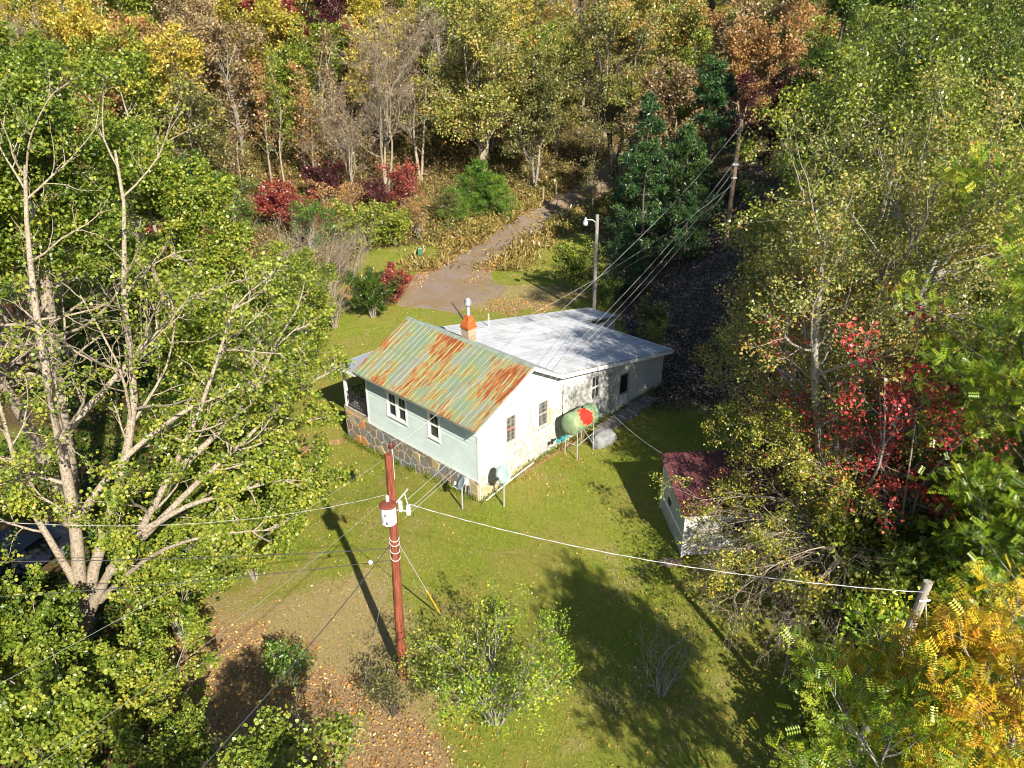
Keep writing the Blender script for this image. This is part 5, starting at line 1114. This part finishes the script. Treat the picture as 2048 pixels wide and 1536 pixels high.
# ---------------------------------------------------------------- woods on the hillside and to the right, tree by tree
def zone(x, y, g):
    t = x / y
    def pick(o): n_, w_ = zip(*o); return g.choice(n_, p=np.array(w_) / sum(w_))
    if t < -.50: return pick([('yellow', 4), ('lime', 3), ('orange', .7), ('green', 1), ('bare', 1)])
    if t < -.36: return pick([('yellow', 5), ('lime', 4), ('orange', 1), ('brown', 1), ('olive', 1), ('slender', 1), ('bare', 1)]) 
    if t < -.26: return pick([('olive', 3), ('yellow', 5), ('brown', 1), ('red', .6), ('darkred', .5), ('slender', 2), ('pine', 1), ('lime', 1)])
    if t < -.14: return pick([('lime', 5), ('red', 2), ('yellow', 3), ('brown', 1), ('bare', 2), ('darkred', 1), ('olive', 1)])
    if t < .06: return pick([('oak', 5), ('olive', 1), ('brown', 1), ('bare', 1), ('orange', 1), ('lime', 3), ('yellow', 1)])
    if t < .30: return pick([('orange', 1.5), ('brown', 2.5), ('olive', 2), ('bare', 1), ('oak', 6), ('slender', 1), ('pine', .7), ('lime', 3), ('yellow', 1.5)])
    if t < .40: return pick([('orange', 2), ('brown', 2), ('olive', 1), ('lime', 1), ('yellow', 1)])
    return pick([('green', 4), ('lime', 2), ('olive', 2), ('oak', 1)])
word = {'yellow': 'golden trees', 'lime': 'yellow-green trees', 'orange': 'orange trees', 'green': 'dark green trees', 'brown': 'brown trees', 'olive': 'olive trees', 'red': 'red trees', 'darkred': 'wine red trees', 'oak': 'rust flecked oaks', 'bare': 'bare grey trees', 'pine': 'dark pines', 'slender': 'slender tan trees'}
taken = [tuple(o.location[:2]) for o in S.objects if o.type == 'EMPTY' and o.get('category') in ('tree',)]
g = G(400); cnt = 0
yy = 72.0
while yy < 146:
    xx = -.80 * yy - 6
    while xx < .82 * yy + 6:
        x = xx + g.uniform(-1.9, 1.9); y = yy + g.uniform(-2.0, 2.0); xx += 5.9 + (yy - 72) * .03
        if abs(x) > .76 * y + 6: continue
        lim = 79 if x < 3 else (86 if x < 12 else 68)
        if x < -27: lim = 66
        if y < lim: continue
        if road_dist(np.array([x]), np.array([y]))[0] < 3.2: continue
        if min((x - a) ** 2 + (y - b) ** 2 for a, b in taken) < 5.5: continue
        k_ = zone(x, y, g); place = 'low' if y < 95 else ('halfway up' if y < 118 else 'high up')
        side = 'behind the maples' if x / y < -.42 else ('left of the bare trees' if x / y < -.26 else ('above the bare trees' if x / y < -.08 else ('around the oak' if x / y < .06 else ('beyond the drive' if x / y < .33 else 'above the green thicket'))))
        sc = g.uniform(1.0, 1.5); lb = f'{word[k_]} {place} {side}'; gp = f'{word[k_]} {place} {side}'
        tm_ = 'bark_pale' if g.uniform() < .5 else 'bark_grey'
        if k_ == 'bare': t = BARE[g.integers(3)]; m_ = 'brown'
        elif k_ == 'pine': t = PINE[g.integers(3)]; m_ = 'pine'; sc *= .8
        elif k_ == 'slender': t = SLEN[g.integers(3)]; m_ = 'orange'
        else: t = BROAD[g.integers(7)]; m_ = k_
        put('woodland_tree', x, y, t, tm_, m_, lb, g.uniform(0, 6.28), sc, 'tree', gp); cnt += 1
    yy += 5.6 + (yy - 72) * .03
# thicket to the right of the house
for y0_ in np.arange(20, 70, 4.6):
    for x0_ in np.arange(15, 62, 4.8):
        x = x0_ + g.uniform(-1.5, 1.5); y = y0_ + g.uniform(-1.5, 1.5)
        if x > .74 * y + 7 or x < 15 + max(0, (y - 40) * .42) + (6 if 44 < y < 66 else 0): continue
        if min((x - a) ** 2 + (y - b) ** 2 for a, b in taken) < 7: continue
        m_ = g.choice(['lime', 'green', 'lime', 'locust', 'olive', 'oak']); wd = {'lime': 'yellow-green', 'green': 'dark green', 'locust': 'light green', 'olive': 'olive', 'oak': 'rust flecked'}[m_]
        where = 'low down' if y < 35 else ('halfway up' if y < 50 else 'near the top')
        put('thicket_tree', x, y, BROAD[g.integers(7)], 'bark_grey', m_, f'{wd} trees {where} in the right thicket', g.uniform(0, 6), g.uniform(.75, 1.0), 'tree', f'{wd} trees {where} in the right thicket')
# woods left, behind the maples
for y0_ in np.arange(36, 66, 5):
    for x0_ in np.arange(-62, -19, 5):
        x = x0_ + g.uniform(-1.5, 1.5); y = y0_ + g.uniform(-1.5, 1.5)
        if x < -.76 * y - 6 or (x > -21 and y < 60): continue
        m_ = g.choice(['green', 'lime', 'olive', 'red', 'lime']); wd = {'lime': 'yellow-green', 'green': 'dark green', 'olive': 'olive', 'red': 'red'}[m_]
        put('woodland_tree', x, y, BROAD[g.integers(7)], 'bark_grey', m_, f'{wd} trees seen through gaps behind the maples', g.uniform(0, 6), g.uniform(.6, .85), 'tree', f'{wd} trees behind the maples')

# say which one: alike trees of a group are told apart by their order from the left
from collections import defaultdict
grp = defaultdict(list)
for o in S.objects:
    if o.name.split('.')[0] in ('woodland_tree', 'thicket_tree', 'thicket_bush') and o.get('group'): grp[o['label']].append(o)
ORD = ['leftmost', 'second', 'third', 'fourth', 'fifth', 'sixth', 'seventh', 'eighth', 'ninth', 'tenth', 'eleventh', 'twelfth', 'thirteenth', 'fourteenth', 'fifteenth', 'sixteenth']
for lb, os_ in grp.items():
    os_.sort(key=lambda o: o.location.x / o.location.y)
    for i, o in enumerate(os_):
        n = len(os_)
        if n == 1: o['label'] = 'only one of the ' + lb
        elif i == n - 1: o['label'] = 'rightmost of the ' + lb
        elif i == 0: o['label'] = 'leftmost of the ' + lb
        elif n == 3: o['label'] = 'middle one of the ' + lb
        else: o['label'] = f'{ORD[min(i, 15)]} from the left of the {lb}'
# ---------------------------------------------------------------- undergrowth, grass and fallen leaves
def ground_cover(name, n, box, sel, size, shape, mat, label, hmin, hmax, seed, upw=.6, clumps=.35):
    g = G(seed); x = g.uniform(box[0], box[1], n); y = box[2] + (box[3] - box[2]) * g.uniform(0, 1, n) ** 1.0
    k_ = sel(x, y) * (1 if clumps is None else smoothstep(clumps, clumps + .25, fbm(x, y, .8, seed))) > g.uniform(0, 1, n); x, y = x[k_], y[k_]
    z = T(x, y) + g.uniform(hmin, hmax, len(x)) ** 1.0; p = np.stack([x, y, z], -1)
    me = leaf_mesh(g, name, p, g.normal(size=p.shape) + [0, 0, .4], size, shape, upw, fbm(x, y, .6, seed + 5), mat)
    return tag(mobj(name, me), label, name.replace('_', ' '), None, 'stuff')
def wall_weeds(n):
    g = G(540); a = g.uniform(-.3, 9.2, n); b = g.uniform(-.2, 13, n); side = g.integers(0, 3, n); off = np.abs(g.normal(0, .10, n)) + .06
    u = np.where(side == 0, a, -off); v = np.where(side == 0, -off, b); u = np.where(side == 2, 9.05 + off, u); v = np.where(side == 2, b * .35, v)
    x, y, _ = W(u, v); z = T(x, y) + np.abs(g.normal(0, .10, n)); k_ = fbm(x, y, 1.2, 77) > .42
    p = np.stack([x, y, z], -1)[k_]; return tag(mobj('wall_weeds', leaf_mesh(g, 'wall_weeds', p, g.normal(size=p.shape) + [0, 0, 1.2], .12, 'needle', .2, None, LM['lime'])), 'uncut grass and weeds along the foot of the farmhouse walls', 'weeds', None, 'stuff')
wall_weeds(9000)
fr = lambda x, y: (np.abs(x) < .74 * y + 5)
W_ = lambda i: (lambda x, y: masks(x, y)[i])
hp = lambda x, y: fr(x, y) * masks(x, y)[0] * (1 - smoothstep(2.2, 1.2, road_dist(x, y)))
ground_cover('orange_undergrowth', 60000, (-40, 8, 56, 90), lambda x, y: hp(x, y) * (x < 4) * smoothstep(-2, -10, x), .17, 'oval', LM['orange'], 'orange and tan weeds covering the lower hillside', 0, .9, 501, clumps=.42)
ground_cover('green_undergrowth', 110000, (-40, 14, 55, 105), lambda x, y: hp(x, y), .17, 'oval', LM['oak'], 'green and gold weeds between the trees', 0, .8, 502, clumps=.32)
ground_cover('brown_undergrowth', 60000, (-90, 90, 80, 150), lambda x, y: hp(x, y), .34, 'oval', LM['brown'], 'brown brush under the woodland trees', 0, 1.0, 503, clumps=.25)
ground_cover('thicket_undergrowth', 70000, (9, 45, 13, 60), lambda x, y: fr(x, y) * masks(x, y)[0] * (1 - masks(x, y)[1]), .17, 'oval', LM['olive'], 'tangled green weeds under the thicket on the right', 0, .9, 504, clumps=.25)
ground_cover('maple_undergrowth', 60000, (-26, -8, 13, 48), lambda x, y: fr(x, y) * masks(x, y)[0], .13, 'maple', LM['green'], 'green seedlings under the maples', 0, .6, 505, clumps=.35)
ground_cover('tall_grass', 60000, (-13, 9, 56, 84), lambda x, y: fr(x, y) * (np.exp(-((road_dist(x, y) - 3.0) / 1.4) ** 2)), .5, 'needle', leaf_mat('dry_tall_grass', [(.12, .10, .03), (.24, .19, .05), (.38, .27, .09), (.40, .20, .07)]), 'tall dry grass along the drive', 0, .1, 506, upw=-.2, clumps=.2)
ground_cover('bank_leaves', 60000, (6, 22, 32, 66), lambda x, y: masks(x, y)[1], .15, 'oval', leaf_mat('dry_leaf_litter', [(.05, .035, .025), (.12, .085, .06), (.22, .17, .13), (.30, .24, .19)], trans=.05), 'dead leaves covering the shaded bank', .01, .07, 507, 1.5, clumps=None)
lawn = lambda x, y: (1 - masks(x, y)[0]) * (1 - masks(x, y)[1])
def in_house(x, y):
    u, v = uv_of(x, y); return ((u > -.02) & (u < 9) & (v > -.05) & (v < 13)) | ((x > 6) & (x < 11.4) & (y > 22.3) & (y < 25.6))
gm_ = leaf_mat('grass_blades', [(.08, .13, .008), (.18, .23, .016), (.32, .33, .035), (.44, .36, .11)], trans=.2, patch=.9, pscale=.45)
ground_cover('lawn_grass', 210000, (-9.5, 12, 12, 36), lambda x, y: lawn(x, y) * (~in_house(x, y)) * (1 - .8 * masks(x, y)[2]) * (1 - .75 * masks(x, y)[3]), .075, 'needle', gm_, 'short mown grass on the lawn', 0, .01, 508, -.3, clumps=None)
ground_cover('lawn_grass', 50000, (-12, 7, 36, 66), lambda x, y: lawn(x, y) * (~in_house(x, y)) * (road_dist(x, y) > 2.2), .12, 'needle', gm_, 'short grass behind the farmhouse and along the drive', 0, .01, 509, -.3, clumps=None)
ground_cover('dry_grass', 110000, (-11, 6, 12, 32), lambda x, y: lawn(x, y) * (~in_house(x, y)) * masks(x, y)[3], .075, 'needle', leaf_mat('dry_grass_blades', [(.14, .12, .02), (.30, .24, .06), (.46, .35, .12), (.50, .38, .16)], trans=.15), 'dry tan grass on the near left of the lawn', 0, .012, 520, -.2, clumps=None)
def sel_leaf(x, y):
    u, v = uv_of(x, y); b = .010 + .05 * blob(x, y, 1.9, 26.8, 1.1, 1.0) * 3 + .7 * blob(x, y, .9, 27.2, .35, .3) + .35 * blob(x, y, 2.2, 28.2, .7, .5) + .10 * blob(x, y, 4.5, 30.5, 1.6, 1.2) + .10 * blob(x, y, 6.2, 21.2, 1.6, 1.0) + .05 * blob(x, y, 5, 17.5, 3.5, 3)
    return (b + .5 * masks(x, y)[2]) * (~in_house(x, y)) * lawn(x, y)
ground_cover('fallen_leaves', 130000, (-11, 12, 12, 36), sel_leaf, .085, 'oval', leaf_mat('fallen_leaf_litter', [(.26, .08, .02), (.46, .20, .05), (.60, .38, .12), (.55, .14, .04)], trans=.05), 'orange and tan leaves fallen on the lawn', .015, .05, 510, 1.4, clumps=None)
ground_cover('fallen_leaves', 60000, (-14, 8, 36, 66), lambda x, y: (.02 + .8 * masks(x, y)[2]) * (~in_house(x, y)) * lawn(x, y), .11, 'oval', bpy.data.materials['fallen_leaf_litter'], 'orange leaves fallen beside the drive', .015, .05, 511, 1.4, clumps=None)
